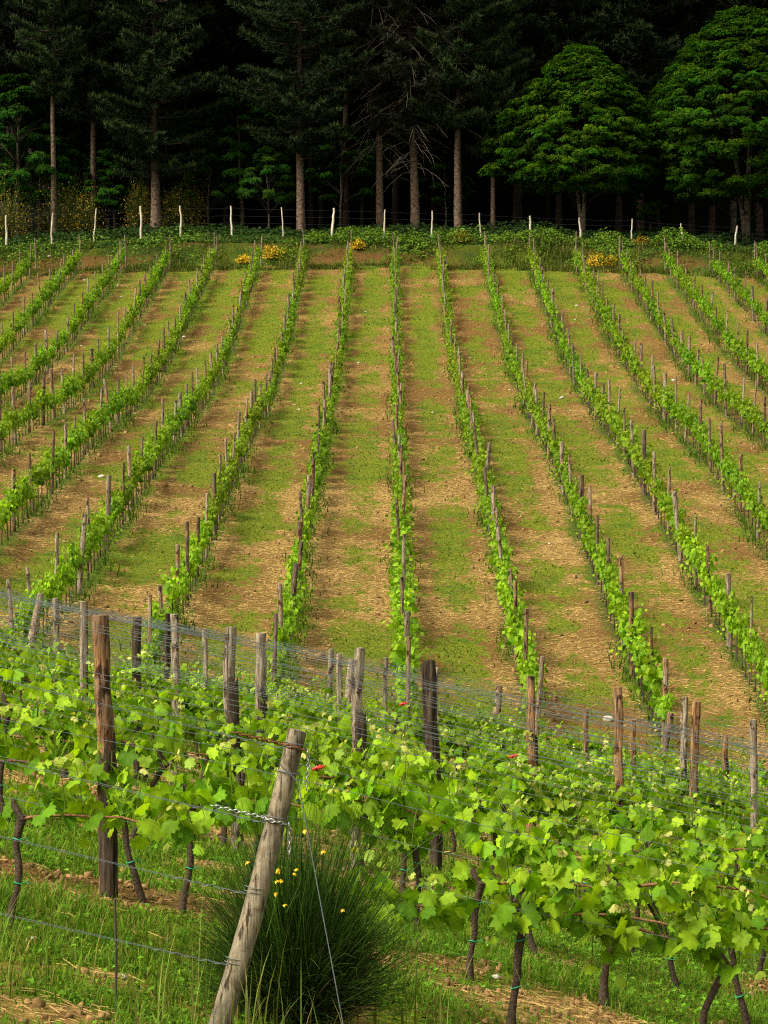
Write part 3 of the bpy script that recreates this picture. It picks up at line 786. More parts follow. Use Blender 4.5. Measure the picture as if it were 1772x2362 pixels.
for k, Yr in enumerate(FR):
    if k == 0: continue
    for h, nm, doub in ((1.62, 'top', 1), (1.30, 'second', 1), (1.02, 'third', 0), (.68, 'lowest', 0)):
        if k > 5 and h < 1.2: continue
        b = MB(); half = .165*Yr+1.2
        P = wire_path(Yr, -half, half, h+random.uniform(-.04, .04), .012)
        P[:, 2] += np.cumsum(rng.normal(0, .003, len(P)))
        b.tube(P+[0, -.05, 0], .0016 if k < 6 else .0021, 4)
        if doub and k < 9: b.tube(P+[0, .05, random.uniform(.01, .04)], .0014 if k < 6 else .0019, 4)
        tag(b.obj('trellis_wire', M_WIRE), f'{nm} steel wire of the {frow(k)}', 'wire', 'trellis wires')
def chain(path, ln, wd, rad, m, label):
    P = np.asarray(path, float); d = np.r_[0, np.cumsum(np.linalg.norm(np.diff(P, axis=0), axis=1))]
    b = MB(); nlk = int(d[-1]/(ln*.78))
    for k in range(nlk):
        s0 = (k+.5)*ln*.78; c = np.array([np.interp(s0, d, P[:, a]) for a in range(3)])
        c2 = np.array([np.interp(min(s0+.01, d[-1]), d, P[:, a]) for a in range(3)]); c1 = np.array([np.interp(max(s0-.01, 0), d, P[:, a]) for a in range(3)])
        ax = nrm(c2-c1); s_ = nrm(np.cross(ax, [.3, 1, .2])); o_ = np.cross(ax, s_); s_ = s_ if k % 2 else nrm(s_*.4+o_)
        a = np.linspace(0, 2*math.pi, 13)
        b.tube(c+ax*(np.cos(a)*ln/2)[:, None]+s_*(np.sin(a)*wd/2)[:, None], rad, 4)
    return tag(b.obj('chain', m), label, 'chain')
e = onpost(.935, -.05, -.055)
ax_ = nrm(np.array([tx-bx, .1, ztop-zb])); uu = nrm(np.cross(ax_, [0, 1, 0])); vv_ = np.cross(ax_, uu)
def wrap(s, r, a0, a1, n=14):
    a = np.linspace(a0, a1, n); return onpost(s, 0, 0)+r*(np.cos(a)[:, None]*uu+np.sin(a)[:, None]*vv_)
sgn = 1 if uu[0] > 0 else -1
# front of the post faces -y: sweep from its left side to its right side across the front
wl = [p for p in sorted(wrap(.945, .052, 0, 2*math.pi, 40), key=lambda p: p[0]) if p[1] < onpost(.945, 0, 0)[1]+.01]
chain([wl[0]+[-.24, .0, .055]]+wl, .03, .017, .0035, M_RUST, 'rusty chain wrapped round the head of the leaning post')
pr = onpost(.935, .062, -.02)
chain([pr, pr+[.004, 0, -.06], pr+[-.006, 0, -.13], pr+[-.004, 0, -.19]], .026, .015, .003, M_CHAIN, 'short zinc chain hanging beside the head of the leaning post')
wl = [p for p in sorted(wrap(.705, .056, 0, 2*math.pi, 40), key=lambda p: p[0]) if p[1] < onpost(.705, 0, 0)[1]+.01]
chain([wl[0]+[-.24, 0, .056]]+wl, .028, .016, .0032, M_CHAIN, 'zinc chain wrapped round the middle of the leaning post')
pr = onpost(.70, .066, -.02)
chain([pr, pr+[.004, 0, -.07], pr+[.0, 0, -.17]], .028, .016, .0032, M_CHAIN, 'zinc chain end dangling from the middle of the leaning post')
# guy wire to the ground
b = MB(); g0 = onpost(.845, .05, -.02); gx = at(815, YA); g1 = np.array([gx, YA-.05, gz(gx, YA-.05)-.02])
b.tube(np.linspace(g0, g1, 10), .0026, 5); ring(b, .86, .056, .0028, 1.0); b.tube(np.stack([np.linspace(onpost(.9, -.05)[0], g0[0], 6), np.full(6, YA-.03), np.linspace(onpost(.9)[2], g0[2], 6)], -1), .0028, 5)
tag(b.obj('guy_wire', M_WIRE), 'grey guy wire from the leaning post down into the grass', 'wire')
# thin iron stake
b = MB(); sx, sy = at(267, 12.95), 12.95; sz = gz(sx, sy)
b.tube([(sx, sy, sz-.1), (sx+.003, sy, sz+.25), (sx-.004, sy, zpix(2075, sy))], [.007, .007, .006], 6, cap=True)
tag(b.obj('iron_stake', M_ROD), 'thin dark iron stake standing left of the leaning post', 'stake')
for (p, py, Yq, look) in ((735, 1772, 14.6, 'red clip just right of the head of the leaning post'), (931, 1624, 22.4, 'small red clip on a wire below the dark barky post'), (1185, 1745, 20.4, 'small red clip among leaves below the knotty post')):
    b = MB(); x = at(p, Yq); z = zpix(py, Yq)
    b.tube([(x-.03, Yq, z-.008), (x-.01, Yq-.012, z+.006), (x+.012, Yq-.01, z+.002), (x+.03, Yq, z+.012)], [.006, .010, .008, .006], 6, cap=True)
    b.tube([(x-.01, Yq, z-.012), (x, Yq-.016, z), (x+.008, Yq, z+.016)], .006, 5)
    tag(b.obj('wire_clip', M_CLIP), look, 'clip', 'red clips on the wires')

# ------------------------------------------------------------------ broom bushes
def broom_stems(mb, n, R, H, seed, w=.004, c0=(.012, .028, .006), c1=(.042, .085, .014), wild=.0):
    q = np.random.default_rng(seed)
    a = q.random(n)*2*math.pi; el = np.arccos(np.clip(q.random(n)**.8, 0, 1))       # angle from the vertical
    el = el*.92
    dv = np.stack([np.sin(el)*np.cos(a), np.sin(el)*np.sin(a), np.cos(el)], -1)
    lump = 1+.20*np.sin(a*3+seed)+.14*np.sin(a*7+el*5+seed*2)+.12*np.sin(a*13+el*9)
    ext = np.array([R, R, H])*lump[:, None]
    t0_ = .08+.55*q.random((n, 1))                        # where the rush leaves its branch
    A = dv*ext*t0_; Bp = dv*ext*(.62+.5*q.random((n, 1)))
    Bp = Bp+q.normal(0, 1, (n, 3))*np.array([R, R, H])*.13
    Bp[:, 2] += .10*H*(1-t0_[:, 0]); A[:, 2] = np.maximum(A[:, 2], 0); Bp[:, 2] = np.maximum(Bp[:, 2], .03)
    mid = (A+Bp)/2+np.array([0, 0, .10*H])+q.normal(0, .035, (n, 3))*R*2
    sv = nrm(np.cross(Bp-A, q.normal(0, 1, (n, 3)))); V = []; cc = []; seg = 4; tn = .5+q.random((n, 1))
    for k in range(seg+1):
        t = k/seg
        c = A*(1-t)**2+mid*2*t*(1-t)+Bp*t*t
        ww = w*(1.2-.85*t)*.5
        out = np.clip(np.linalg.norm(c/np.array([R, R, H]), axis=1), 0, 1)[:, None]**2
        V += [c-sv*ww, c+sv*ww]; cc += [np.array(c0)*(1-out)+np.array(c1)*tn*out]*2
    V = np.stack(V, 1); cc = np.stack(cc, 1); m = V.shape[1]; o = (np.arange(n)*m)[:, None]
    fq = np.concatenate([o+np.array([2*k, 2*k+1, 2*k+3, 2*k+2])[None] for k in range(seg)])
    mb.add(V.reshape(-1, 3), fq, cc.reshape(-1, 3))
    return V[:, -1]
bxx = at(690, 13.75); byy = 13.75; bzz = gz(bxx, byy)
root = empty('broom_bush', (bxx, byy, bzz))
tag(root, 'dark green rush-stemmed broom bush with few yellow flowers behind the leaning post', 'bush')
b = MB(); broom_stems(b, 5200, .50, .80, 3, .0038, (.007, .017, .004), (.03, .066, .010)); broom_stems(b, 1500, .66, .98, 8, .0034, (.012, .03, .006), (.065, .14, .016))
b.obj('stems', M_WEED, root)
b = MB(); broom_stems(b, 900, .44, .34, 4, .006, (.03, .02, .012), (.06, .045, .02)); b.obj('dry_twigs', M_WEED, root)
def flower_mesh(s=.022):
    b = MB()
    for k in range(5):
        a = k*2*math.pi/5+.3; M = frames(np.array([[math.cos(a), math.sin(a), .9]]), np.array([[math.cos(a), math.sin(a), .2]]))
        scatter(b, np.array([(0, 0, 0), (-.45, .5, .1), (0, 1.1, 0), (.45, .5, .1)], float), np.array([[0, 1, 2], [0, 2, 3]]), np.zeros((1, 3)), M, np.array([s*(1.4 if k == 0 else 1)]), np.array([[.85, .56, .02]]))
    return b.mesh('flower', M_YELLOW)
FM = flower_mesh()
for (p, py) in ((643, 2003), (641, 2008), (640, 2028), (651, 2027), (634, 2058), (683, 2002), (658, 2083), (703, 1912), (790, 2095), (570, 1985), (682, 2012), (748, 1960)):
    o = link('flower', FM, root, (at(p, 13.42)-bxx, 13.40-byy, zpix(py, 13.42)-bzz)); o.rotation_euler = (random.uniform(-.6, .6), random.uniform(-.6, .6), random.uniform(0, 6)); o.scale = (.72,)*3
def small_broom(p, py, Yq, R, H, label, dim=1.0, seed=0, grp='yellow broom shrubs at the wood edge'):
    x = at(p, Yq); z = max(gz(x, Yq), zpix(py, Yq)-H*.6)
    z = gz(x, Yq)
    r = empty('broom_shrub', (x, Yq, z)); tag(r, label, 'shrub', grp)
    b = MB(); tips = broom_stems(b, 380, R, H, seed, .02, (.02, .035, .008), (.07, .10, .02)); b.obj('stems', M_WEED, r)
    b = MB(); q = np.random.default_rng(seed); n = 900
    k = q.integers(0, 380, n); P = tips[k].reshape(n, 3)+q.normal(0, R*.14, (n, 3)); P[:, 2] -= q.random(n)*H*.3; P[:, 2] = np.maximum(P[:, 2], .02)
    M = frames(q.normal(0, 1, (n, 3))+[0, -.6, .5], q.normal(0, 1, (n, 3)))
    scatter(b, LEAF['lo'][0], LEAF['lo'][1], P, M, (.05+.05*q.random(n)), np.array([.66, .44, .008])*dim*(.6+.6*q.random((n, 1))))  # dim lowers the petal colour to stand for shade inside the wood
    b.obj('blossom', M_YELLOW, r)
for q, (p, py, Yq, R, H, lab, dim) in enumerate((
    (628, 590, 157.6, .6, .55, 'bright yellow broom on the bank left of the centre', 1), (563, 598, 157.2, .35, .35, 'small yellow broom tuft at the foot of the bank', 1),
    (1378, 622, 157.2, .45, .55, 'yellow broom in the grass above the rows at right', 1), (1412, 622, 157.3, .3, .4, 'tiny yellow broom tuft right of a larger one', 1),
    (825, 572, 158.6, .4, .4, 'pale yellow broom tuft on the bank near the centre', .8), (1066, 570, 160.0, .5, .5, 'faint yellow broom below the pine trunk right of centre', .35),
    (1480, 582, 160, .4, .4, 'faint yellow broom tuft below the chestnut tree', .35),
    (20, 480, 169, 1.5, 2.9, 'golden broom at the extreme left edge of the wood', .40), (150, 475, 171.5, 1.7, 3.2, 'golden broom beside the slim pale pine trunk', .45), (195, 480, 171, 1.2, 2.8, 'golden broom between two left-hand pine trunks', .42),
    (322, 470, 171.5, 1.0, 3.3, 'golden broom left of the thick pine trunk', .42), (405, 490, 171, 1.4, 2.6, 'golden broom right of the thick pine trunk', .42), (440, 470, 172.5, .9, 3.2, 'dim golden broom in front of dark trunks', .36))):
    small_broom(p, py, Yq, R, H, lab, dim, 40+q)

# ------------------------------------------------------------------ stones
SM = []
for q in range(4):
    b = MB(); v, f_ = ICO_V, ICO_F
    mids = {}; V = list(map(tuple, v)); F2 = []
    for a, bb, c in f_:
        def mid(i, j):
            k = (min(i, j), max(i, j))
            if k not in mids: mids[k] = len(V); V.append(tuple(nrm((np.array(V[i])+np.array(V[j]))/2)))
            return mids[k]
        m1, m2, m3 = mid(a, bb), mid(bb, c), mid(c, a); F2 += [[a, m1, m3], [bb, m2, m1], [c, m3, m2], [m1, m2, m3]]
    V = np.array(V); qq = np.random.default_rng(60+q)
    V = V*(1+.16*qq.normal(0, 1, (len(V), 1)))*np.array([1, .8, .55])
    b.add(V, np.array(F2), (.50, .46, .38)); SM.append(b.mesh('stone', M_STONE, smooth=False))
for (p, py, w, lab) in (
    (115, 592, 8, 'white stone on the bank at the upper left'), (142, 646, 11, 'large white stone beneath a vine row at the upper left'), (195, 647, 6, 'small pale stone right of the large white stone'), (273, 658, 6, 'pale stone high in the fourth alley from the left'),
    (281, 686, 8, 'white stone lower in the fourth alley from the left'), (188, 798, 6, 'flat pale stone on the second alley from the left'), (424, 779, 11, 'large white stone under a row left of centre'), (446, 789, 5, 'small stone right of the large white stone left of centre'),
    (335, 751, 6, 'pale stone in the alley left of the large white stone'), (844, 720, 6, 'lone pale stone high in the central alley'), (828, 838, 8, 'tan stone midway down the central alley'), (695, 886, 7, 'white stone in the alley left of the central one'),
    (690, 945, 6, 'small pale stone lower in the alley left of the central one'), (235, 1101, 15, 'long tan stone beside a vine row at the left'), (1268, 1255, 9, 'white stone in the alley right of centre, low on the slope'), (1297, 919, 12, 'pale flat stones in the alley fourth from the right'),
    (1331, 706, 8, 'white stone high in the alley right of centre'), (1327, 738, 6, 'small white stone below another high in the alley'), (1175, 900, 6, 'pale stone midway in the third alley right of centre'), (1085, 827, 7, 'flat pale stone in the second alley right of centre'),
    (998, 952, 5, 'small pale stone in the alley just right of the central row'), (1553, 878, 9, 'pale stone in the alley near the right edge'), (1315, 947, 5, 'small pale stone below the flat stones'), (1404, 1662, 28, 'flat cream stone on the path behind the vines'),
    (280, 2258, 32, 'cream stone in the grass beside the iron stake'), (80, 2168, 20, 'cream stone half buried at the lower left'), (1145, 2256, 20, 'pale stone in grass between two vine trunks'), (1448, 2248, 9, 'small white stone near a vine trunk at right')):
    # find where the sight line meets the ground
    Ys = np.linspace(11, 165, 6000); zz = ground(at(p, Ys), Ys); pyy = HY-F*zz/Ys
    idx = np.where((pyy <= py))[0]; Yq = Ys[idx[0]] if len(idx) else 100
    x = at(p, Yq); r = w/F*Yq/2*1.1
    o = link('stone', SM[len(lab) % 4], None, (x, Yq, gz(x, Yq)+r*.15)); o.scale = (r, r, r); o.rotation_euler = (0, 0, len(lab))
    tag(o, lab, 'stone', 'pale stones lying in the vineyard')

# ------------------------------------------------------------------ boundary fence
fx = [(14, 497), (117, 491), (220, 481), (324, 475), (417, 475), (538, 475), (654, 478), (768, 480), (885, 484), (997, 487), (1109, 491), (1227, 498), (1339, 502), (1457, 505), (1578, 515), (1695, 521)]
YF = 162.5
fence = empty('boundary_fence', (0, YF, gz(0, YF)))
tag(fence, 'post and barbed wire fence along the edge of the dark wood', 'fence')
fl = np.array(fence.location)
M_FPOST = plain('bleached_fence_wood', (.47, .41, .32), .85, 0, .55, 7)
tops = []
allp = [(-200, 505), (-95, 500)]+fx+[(1810, 528), (1920, 535)]
for q, (p, yt) in enumerate(allp):
    x = at(p, YF); zb = gz(x, YF); H = zpix(yt, YF)-zb
    me = post_mesh('post', H, .046+.010*((q*7) % 4), 700+q, 8, M_FPOST, .7, rings=9, rough=.14, wig=.02, lean=random.uniform(-.14, .14))
    link('post', me, fence, (x-fl[0], 0, zb-fl[2])); tops.append((x, zb, H))
for k in range(4):
    b = MB()
    P = []
    for a_, b_ in zip(tops[:-1], tops[1:]):
        for t_ in np.linspace(0, 1, 6, endpoint=False):
            x = a_[0]+(b_[0]-a_[0])*t_; z = a_[1]+(b_[1]-a_[1])*t_; H = a_[2]+(b_[2]-a_[2])*t_
            P.append((x, -.08, z+H*(.93-.23*k)-.05*math.sin(t_*math.pi)-fl[2]))
    b.tube(np.array(P), .0028, 4); b.obj('wire', M_FWIRE, fence)

# ------------------------------------------------------------------ trees
def pine_parts(seed, H, cb, R, rt, tip=(.040, .066, .014), base=(.009, .022, .007), dead=0, lean=0.0, bark=1.0):
    q = np.random.default_rng(seed)
    tr = MB(); z = np.linspace(-.4, H, 14)
    cx_ = lean*(z/H)*H*.06+np.cumsum(q.normal(0, .03, 14)); cy_ = np.cumsum(q.normal(0, .03, 14))
    rad = rt*np.clip(1-z/H*.85, .12, 1.2); rad[0] *= 1.25; rad[1] *= 1.05
    wob = 1+.07*q.normal(0, 1, (14, 12))
    tc = np.stack([np.interp(z, [0, cb*.8, cb*1.15, H], [c*bark, c*.8*bark, c*.22*bark, c*.1*bark]) for c in (.115, .08, .058)], -1)  # trunk darkens up inside the crown, crown shade painted into the bark
    rad = rad*.86
    tr.tube(np.stack([cx_, cy_, z], -1), rad, 12, tc, wob=wob)
    br = MB(); cr = MB(); TP = []; TN = []; TC = []
    zz = cb
    while zz < H-.4:
        f = (zz-cb)/(H-cb)
        prof = R*np.interp(f, [0, .12, .35, .7, 1], [.62, 1, .95, .6, .12])
        for k in range(q.integers(4, 7)):
            a = q.random()*2*math.pi; L_ = prof*(.65+.5*q.random()); d = np.array([math.cos(a), math.sin(a)])
            zr = zz+q.normal(0, .22); tt = np.linspace(0, 1, 6); droop = q.uniform(-.22, .10)
            bp = np.stack([np.interp(zr, z, cx_)+d[0]*L_*tt, np.interp(zr, z, cy_)+d[1]*L_*tt, zr+L_*(droop*tt+.22*tt**2.5)], -1)
            br.tube(bp, np.linspace(.05, .012, 6)*(.6+.5*prof/R), 4, (.05, .036, .026))
            nt = int(9+10*L_)
            t = .10+.90*q.random(nt)**.75
            lat = q.normal(0, .24, nt)*L_*.45*(1.15-t)*1.3
            p = np.stack([np.interp(t, tt, bp[:, c]) for c in range(3)], -1)
            p[:, 0] += -d[1]*lat; p[:, 1] += d[0]*lat; p[:, 2] += .02+.10*q.random(nt)
            TP.append(p); TN.append(np.repeat([[d[0]*.5, d[1]*.5, .8]], nt, 0)); TC.append(t)
        zz += .42+.22*q.random()
    for k in range(dead):                                     # bare dead branches under the crown
        zr = cb+q.uniform(-2.4, 8.0); a = q.uniform(-2.9, -.25); L_ = q.uniform(1.6, 3.9); tt = np.linspace(0, 1, 7)
        bp = np.stack([np.interp(zr, z, cx_)+np.cos(a+q.normal(0, .2)*tt)*L_*tt, np.interp(zr, z, cy_)+np.sin(a)*L_*tt, zr-L_*(.1*tt+.45*tt**2)+.05*q.normal(0, 1, 7)], -1)
        br.tube(bp, np.linspace(.026, .006, 7), 4, (.105, .085, .065))
        for s in range(3):
            o = bp[2+s]; e_ = q.normal(0, .35, 3)*[1, 1, .8]-[0, 0, .25]
            br.tube([o, o+e_*.6, o+e_*1.1-[0, 0, .15]], [.010, .007, .004], 3, (.115, .095, .075))
    P = np.vstack(TP); Nn = np.vstack(TN); t = np.concatenate(TC); n = len(P)
    for k in range(10):                                        # needle bundles
        dr = nrm(Nn*.6+q.normal(0, .75, (n, 3)))
        M = frames(np.cross(dr, q.normal(0, 1, (n, 3))), dr)
        L_ = .26+.2*q.random(n)
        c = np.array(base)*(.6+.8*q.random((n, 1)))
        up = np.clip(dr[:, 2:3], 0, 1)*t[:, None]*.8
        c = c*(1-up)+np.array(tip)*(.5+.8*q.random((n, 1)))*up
        scatter(cr, np.array([(-.11, 0, 0), (.11, 0, 0), (.0, 1, 0)], float), np.array([[0, 1, 2]]), P, M, L_*(1.0), c)
    k = (q.random(n) < .16) & (t > .6)                          # pale spring candles
    Pk = P[k]+[0, 0, .1]; nk = len(Pk)
    M = frames(q.normal(0, 1, (nk, 3))*[1, 1, 0]+[0, -1, 0], np.tile([0, 0, 1.], (nk, 1))+q.normal(0, .15, (nk, 3)))
    scatter(cr, np.array([(-.12, 0, 0), (.12, 0, 0), (0, 1, 0)], float), np.array([[0, 1, 2]]), Pk, M, np.full(nk, .15), np.array([.09, .08, .035])*(.5+.8*q.random((nk, 1))))
    return [('trunk', tr.mesh('trunk', M_TRUNK), []), ('branches', br.mesh('branches', M_TRUNK), []), ('crown', cr.mesh('crown', M_PINE), [])]
def broadleaf_parts(seed, H, zb, R, prof, ncl, nblob, lsz=.22, c0=(.012, .042, .006), c1=(.050, .118, .012), stems=3, spread=.22):
    q = np.random.default_rng(seed)
    tr = MB(); br = MB() if stems > 1 else tr
    tops_ = []
    for s in range(stems):
        a = s*2*math.pi/stems+q.random(); e_ = np.array([math.cos(a), math.sin(a), 0])*spread*H*.5
        t = np.linspace(0, 1, 8); hh = H*(.78 if s == 0 else .6)
        p = e_[None]*(t**1.1)[:, None]*(.3 if s == 0 else 1)+np.array([0, 0, 1.])*(hh*t-.3*(t == 0))[:, None]+q.normal(0, .05, (8, 3))*t[:, None]
        tr.tube(p, np.linspace(.15, .03, 8)*H/11, 7, (.085, .072, .055)); tops_.append(p)
    # foliage sprays sit on many limb ends spread through the crown
    f = q.random(nblob)**.95; a = q.random(nblob)*2*math.pi
    pr = np.interp(f, *zip(*prof)); rr = R*pr*(.5+.5*q.random(nblob)**.35)*(.70+.58*fbm(a*1.3+seed, f*5.5, seed % 5, 3))*(1+.06*np.sin(a*3+seed))
    BC = np.stack([rr*np.cos(a), rr*np.sin(a), zb+(H-zb)*f*.95], -1)
    for c in BC[::2 if nblob < 200 else 9]:
        p = tops_[q.integers(0, stems)]; i_ = np.argmin(np.abs(p[:, 2]-(c[2]-1.0)))
        m_ = (p[i_]+c)/2+[0, 0, .3]
        br.tube([p[i_], m_, c], [.04, .03, .012], 4, (.022, .019, .014))
    k = q.integers(0, nblob, ncl)
    bs = (R*(.15 if nblob < 200 else .085))*(.6+.8*q.random(nblob))
    v = nrm(q.normal(0, 1, (ncl, 3))); v[:, 2] = np.abs(v[:, 2])*1.0-.3
    P = BC[k]+v*bs[k][:, None]*np.array([1.15, 1.15, .85])*(.55+.45*q.random((ncl, 1)))
    cr = MB(); n = ncl
    tint = (.45+.95*q.random(nblob))[k][:, None]*np.stack([.8+.6*q.random(nblob), np.ones(nblob), np.ones(nblob)], -1)[k]
    for j in range(7):
        aa = q.random(n)*2*math.pi
        dr = np.stack([np.cos(aa), np.sin(aa), q.uniform(-.9, .25, n)], -1)
        nr = np.stack([np.cos(aa)*.3, np.sin(aa)*.3, np.full(n, .75)], -1)+nrm(P-[0, 0, zb+(H-zb)*.35])*.75+q.normal(0, .3, (n, 3))
        M = frames(nr, dr); t = q.random((n, 1))
        hi = np.clip(v[:, 2:3]*1.1+.15, 0, 1)  # top of each spray coloured lighter, light from above put into the leaves
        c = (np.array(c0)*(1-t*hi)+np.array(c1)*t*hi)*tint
        s = lsz*(.65+.6*q.random(n))
        scatter(cr, np.array([(0, 0, 0), (-.20, .45, .03), (0, 1, -.15), (.20, .45, .03)], float), np.array([[0, 1, 2], [0, 2, 3]]), P, M, s, c)
    pt = [('trunk', tr.mesh('trunk', M_TRUNK), []), ('crown', cr.mesh('crown', M_TREE), [])]
    return pt+([('branches', br.mesh('branches', M_TRUNK), [])] if stems > 1 else [])

PINES = {
 'mid': [pine_parts(11, 24, 7.5, 3.6, .26), pine_parts(12, 25, 9.0, 3.3, .24), pine_parts(13, 23, 6.5, 3.8, .28)],
 'low': [pine_parts(14, 24, 3.6, 4.0, .34), pine_parts(15, 24, 5.0, 4.0, .26)],
 'bare': [pine_parts(16, 25, 7.0, 3.6, .28, tip=(.04, .042, .016), base=(.016, .022, .010), dead=46, lean=-.5), pine_parts(17, 25, 6.0, 3.9, .27, tip=(.04, .042, .016), base=(.016, .021, .011), dead=60, lean=-.25)],
 'dim': [pine_parts(21, 25, 8.0, 3.8, .22, bark=.3), pine_parts(22, 24, 7.0, 3.9, .22, bark=.3)],  # shaded copies: bark colour lowered so gaps do not show lit trunks
 'back': [pine_parts(18, 24, 9.5, 3.4, .22, tip=(.016, .024, .008), base=(.005, .010, .004), bark=.22), pine_parts(19, 25, 8.0, 3.6, .25, tip=(.016, .024, .008), base=(.005, .010, .004), bark=.22), pine_parts(20, 23, 7.0, 3.8, .2, tip=(.014, .024, .008), base=(.005, .010, .004), bark=.22)]}  # bark and needles coloured darker for the shade deep in the wood
def plant(name, parts, p, Yq, label, cat, grp, s=1.0, rz=None, sx=1.0):
    x = at(p, Yq); o = clone(None, parts, name, (x, Yq, gz(x, Yq)), random.uniform(0, 6.28) if rz is None else rz, (s*sx, s*sx, s))
    return tag(o, label, cat, grp)
G_P = 'pines along the wood edge'
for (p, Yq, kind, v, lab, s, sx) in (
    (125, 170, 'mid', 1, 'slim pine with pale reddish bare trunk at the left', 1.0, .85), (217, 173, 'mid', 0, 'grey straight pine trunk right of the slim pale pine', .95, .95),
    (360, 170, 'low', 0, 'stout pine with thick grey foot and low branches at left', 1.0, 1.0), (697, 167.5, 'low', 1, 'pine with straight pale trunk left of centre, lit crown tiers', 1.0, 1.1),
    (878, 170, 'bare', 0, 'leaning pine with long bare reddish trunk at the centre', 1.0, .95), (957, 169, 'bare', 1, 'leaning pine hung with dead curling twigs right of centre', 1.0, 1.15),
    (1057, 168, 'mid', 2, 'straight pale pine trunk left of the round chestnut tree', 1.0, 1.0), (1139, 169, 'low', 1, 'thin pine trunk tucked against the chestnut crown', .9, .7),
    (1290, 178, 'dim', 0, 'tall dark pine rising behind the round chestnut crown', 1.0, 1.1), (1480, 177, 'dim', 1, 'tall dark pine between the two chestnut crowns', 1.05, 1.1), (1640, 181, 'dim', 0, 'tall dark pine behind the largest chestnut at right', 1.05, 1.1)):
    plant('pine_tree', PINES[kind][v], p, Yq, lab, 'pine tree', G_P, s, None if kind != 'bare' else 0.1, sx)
bk = []
for q in range(400):
    Yq = random.uniform(175, 203); p = random.uniform(-250, 2020)
    x = at(p, Yq)
    if all((x-at(a, b_))**2+(Yq-b_)**2 > 2.9**2 for a, b_ in bk): bk.append((p, Yq))
    if len(bk) >= 64: break
bk.sort()
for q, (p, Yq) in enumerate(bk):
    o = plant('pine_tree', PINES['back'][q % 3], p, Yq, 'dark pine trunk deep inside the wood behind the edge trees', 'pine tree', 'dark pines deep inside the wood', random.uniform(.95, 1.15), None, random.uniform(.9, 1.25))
PROF1 = [(0, .55), (.12, .98), (.3, .96), (.5, .80), (.7, .58), (.86, .34), (1, .10)]
PROF2 = [(0, .65), (.12, .9), (.35, 1.0), (.6, .86), (.8, .58), (.92, .36), (1, .16)]
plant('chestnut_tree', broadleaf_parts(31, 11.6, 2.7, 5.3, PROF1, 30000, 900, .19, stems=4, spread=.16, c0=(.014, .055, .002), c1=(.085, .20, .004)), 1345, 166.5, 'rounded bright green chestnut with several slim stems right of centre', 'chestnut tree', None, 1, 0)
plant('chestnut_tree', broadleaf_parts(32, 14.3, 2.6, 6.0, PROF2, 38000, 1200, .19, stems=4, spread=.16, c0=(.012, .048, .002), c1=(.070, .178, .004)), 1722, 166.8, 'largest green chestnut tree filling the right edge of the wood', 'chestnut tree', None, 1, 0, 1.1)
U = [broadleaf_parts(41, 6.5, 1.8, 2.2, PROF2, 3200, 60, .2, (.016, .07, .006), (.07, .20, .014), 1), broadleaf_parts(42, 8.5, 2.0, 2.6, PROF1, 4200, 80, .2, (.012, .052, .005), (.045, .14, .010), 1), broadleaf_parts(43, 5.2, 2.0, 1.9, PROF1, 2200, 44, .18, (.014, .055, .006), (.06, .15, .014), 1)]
for (p, Yq, v, s, lab) in ((621, 168.5, 2, 1.0, 'small green sapling tree with slim trunk left of the straight pine'), (40, 172, 1, 1.25, 'dark leafy tree at the left edge of the wood'), (90, 176, 0, 1.2, 'low leafy tree beside the slim pale pine'), (265, 177, 1, 1.0, 'dim leafy tree behind two left pine trunks'),
    (455, 178, 0, 1.15, 'dim leafy tree right of the stout pine'), (560, 174, 1, 1.1, 'dark green leafy tree behind the sapling'), (520, 181, 1, 1.35, 'tall dim leafy tree deep behind the sapling'), (785, 175, 0, 1.0, 'dark leafy tree between the straight pine and leaning pine'), (20, 182, 1, 1.9, 'tall dim leafy tree in the upper left corner'),
    (310, 184, 1, 1.5, 'dim leafy tree deep behind the stout pine'), (150, 186, 1, 1.7, 'tall dim leafy tree deep behind the slim pine'), (480, 187, 0, 2.0, 'tall dim leafy tree deep in the wood right of the stout pine'), (740, 184, 1, 1.5, 'dim leafy tree deep behind the straight pale pine'), (835, 182, 0, 1.5, 'dim leafy tree deep behind the leaning pine'), (1200, 181, 0, 1.2, 'dim leafy tree in the shade left of the round chestnut'), (250, 173, 0, .8, 'low leafy tree right of the grey straight pine'), (480, 173, 2, .9, 'small leafy tree between the stout pine and the sapling'), (1690, 186, 1, 2.2, 'tall dim leafy tree above the largest chestnut'), (1030, 178, 0, .9, 'low dark leafy tree behind the leaning pines'), (1500, 170, 0, .55, 'low dark bush-like tree between the chestnuts')):
    plant('broadleaf_tree', U[v], p, Yq, lab, 'leafy tree', None, s)

# undergrowth along the fence and far woods
mb = MB()
n = 52000
X = (rng.random(n)*2-1)*33; Y = 159.4+9.5*rng.random(n)**1.4
hgt = np.clip(fbm(X*.35, Y*.5, 1)-.25, 0, 1)*1.5*np.interp(Y, [159.5, 162.3, 163.4, 166, 169], [.12, .22, .8, 1.1, .9])*np.where(X > 8, 1.15, 1)
Z = ground(X, Y)+hgt*rng.random(n)**.7+.03
a = rng.random(n)*6.28
nr = np.stack([np.cos(a)*.6, np.sin(a)*.6-.2, np.ones(n)], -1)+rng.normal(0, .3, (n, 3)); M = frames(nr, rng.normal(0, 1, (n, 3))+[0, 0, -.2])
dark = np.interp(Y, [159, 162.5, 166, 169], [1.0, .75, .42, .3])[:, None]  # leaf colour falls off into the wood, painting in its shade
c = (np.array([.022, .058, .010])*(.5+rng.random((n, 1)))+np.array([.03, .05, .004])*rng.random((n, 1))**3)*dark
scatter(mb, LEAF['lo'][0], LEAF['lo'][1], np.stack([X, Y, Z], -1), M, .10+.12*rng.random(n), c)
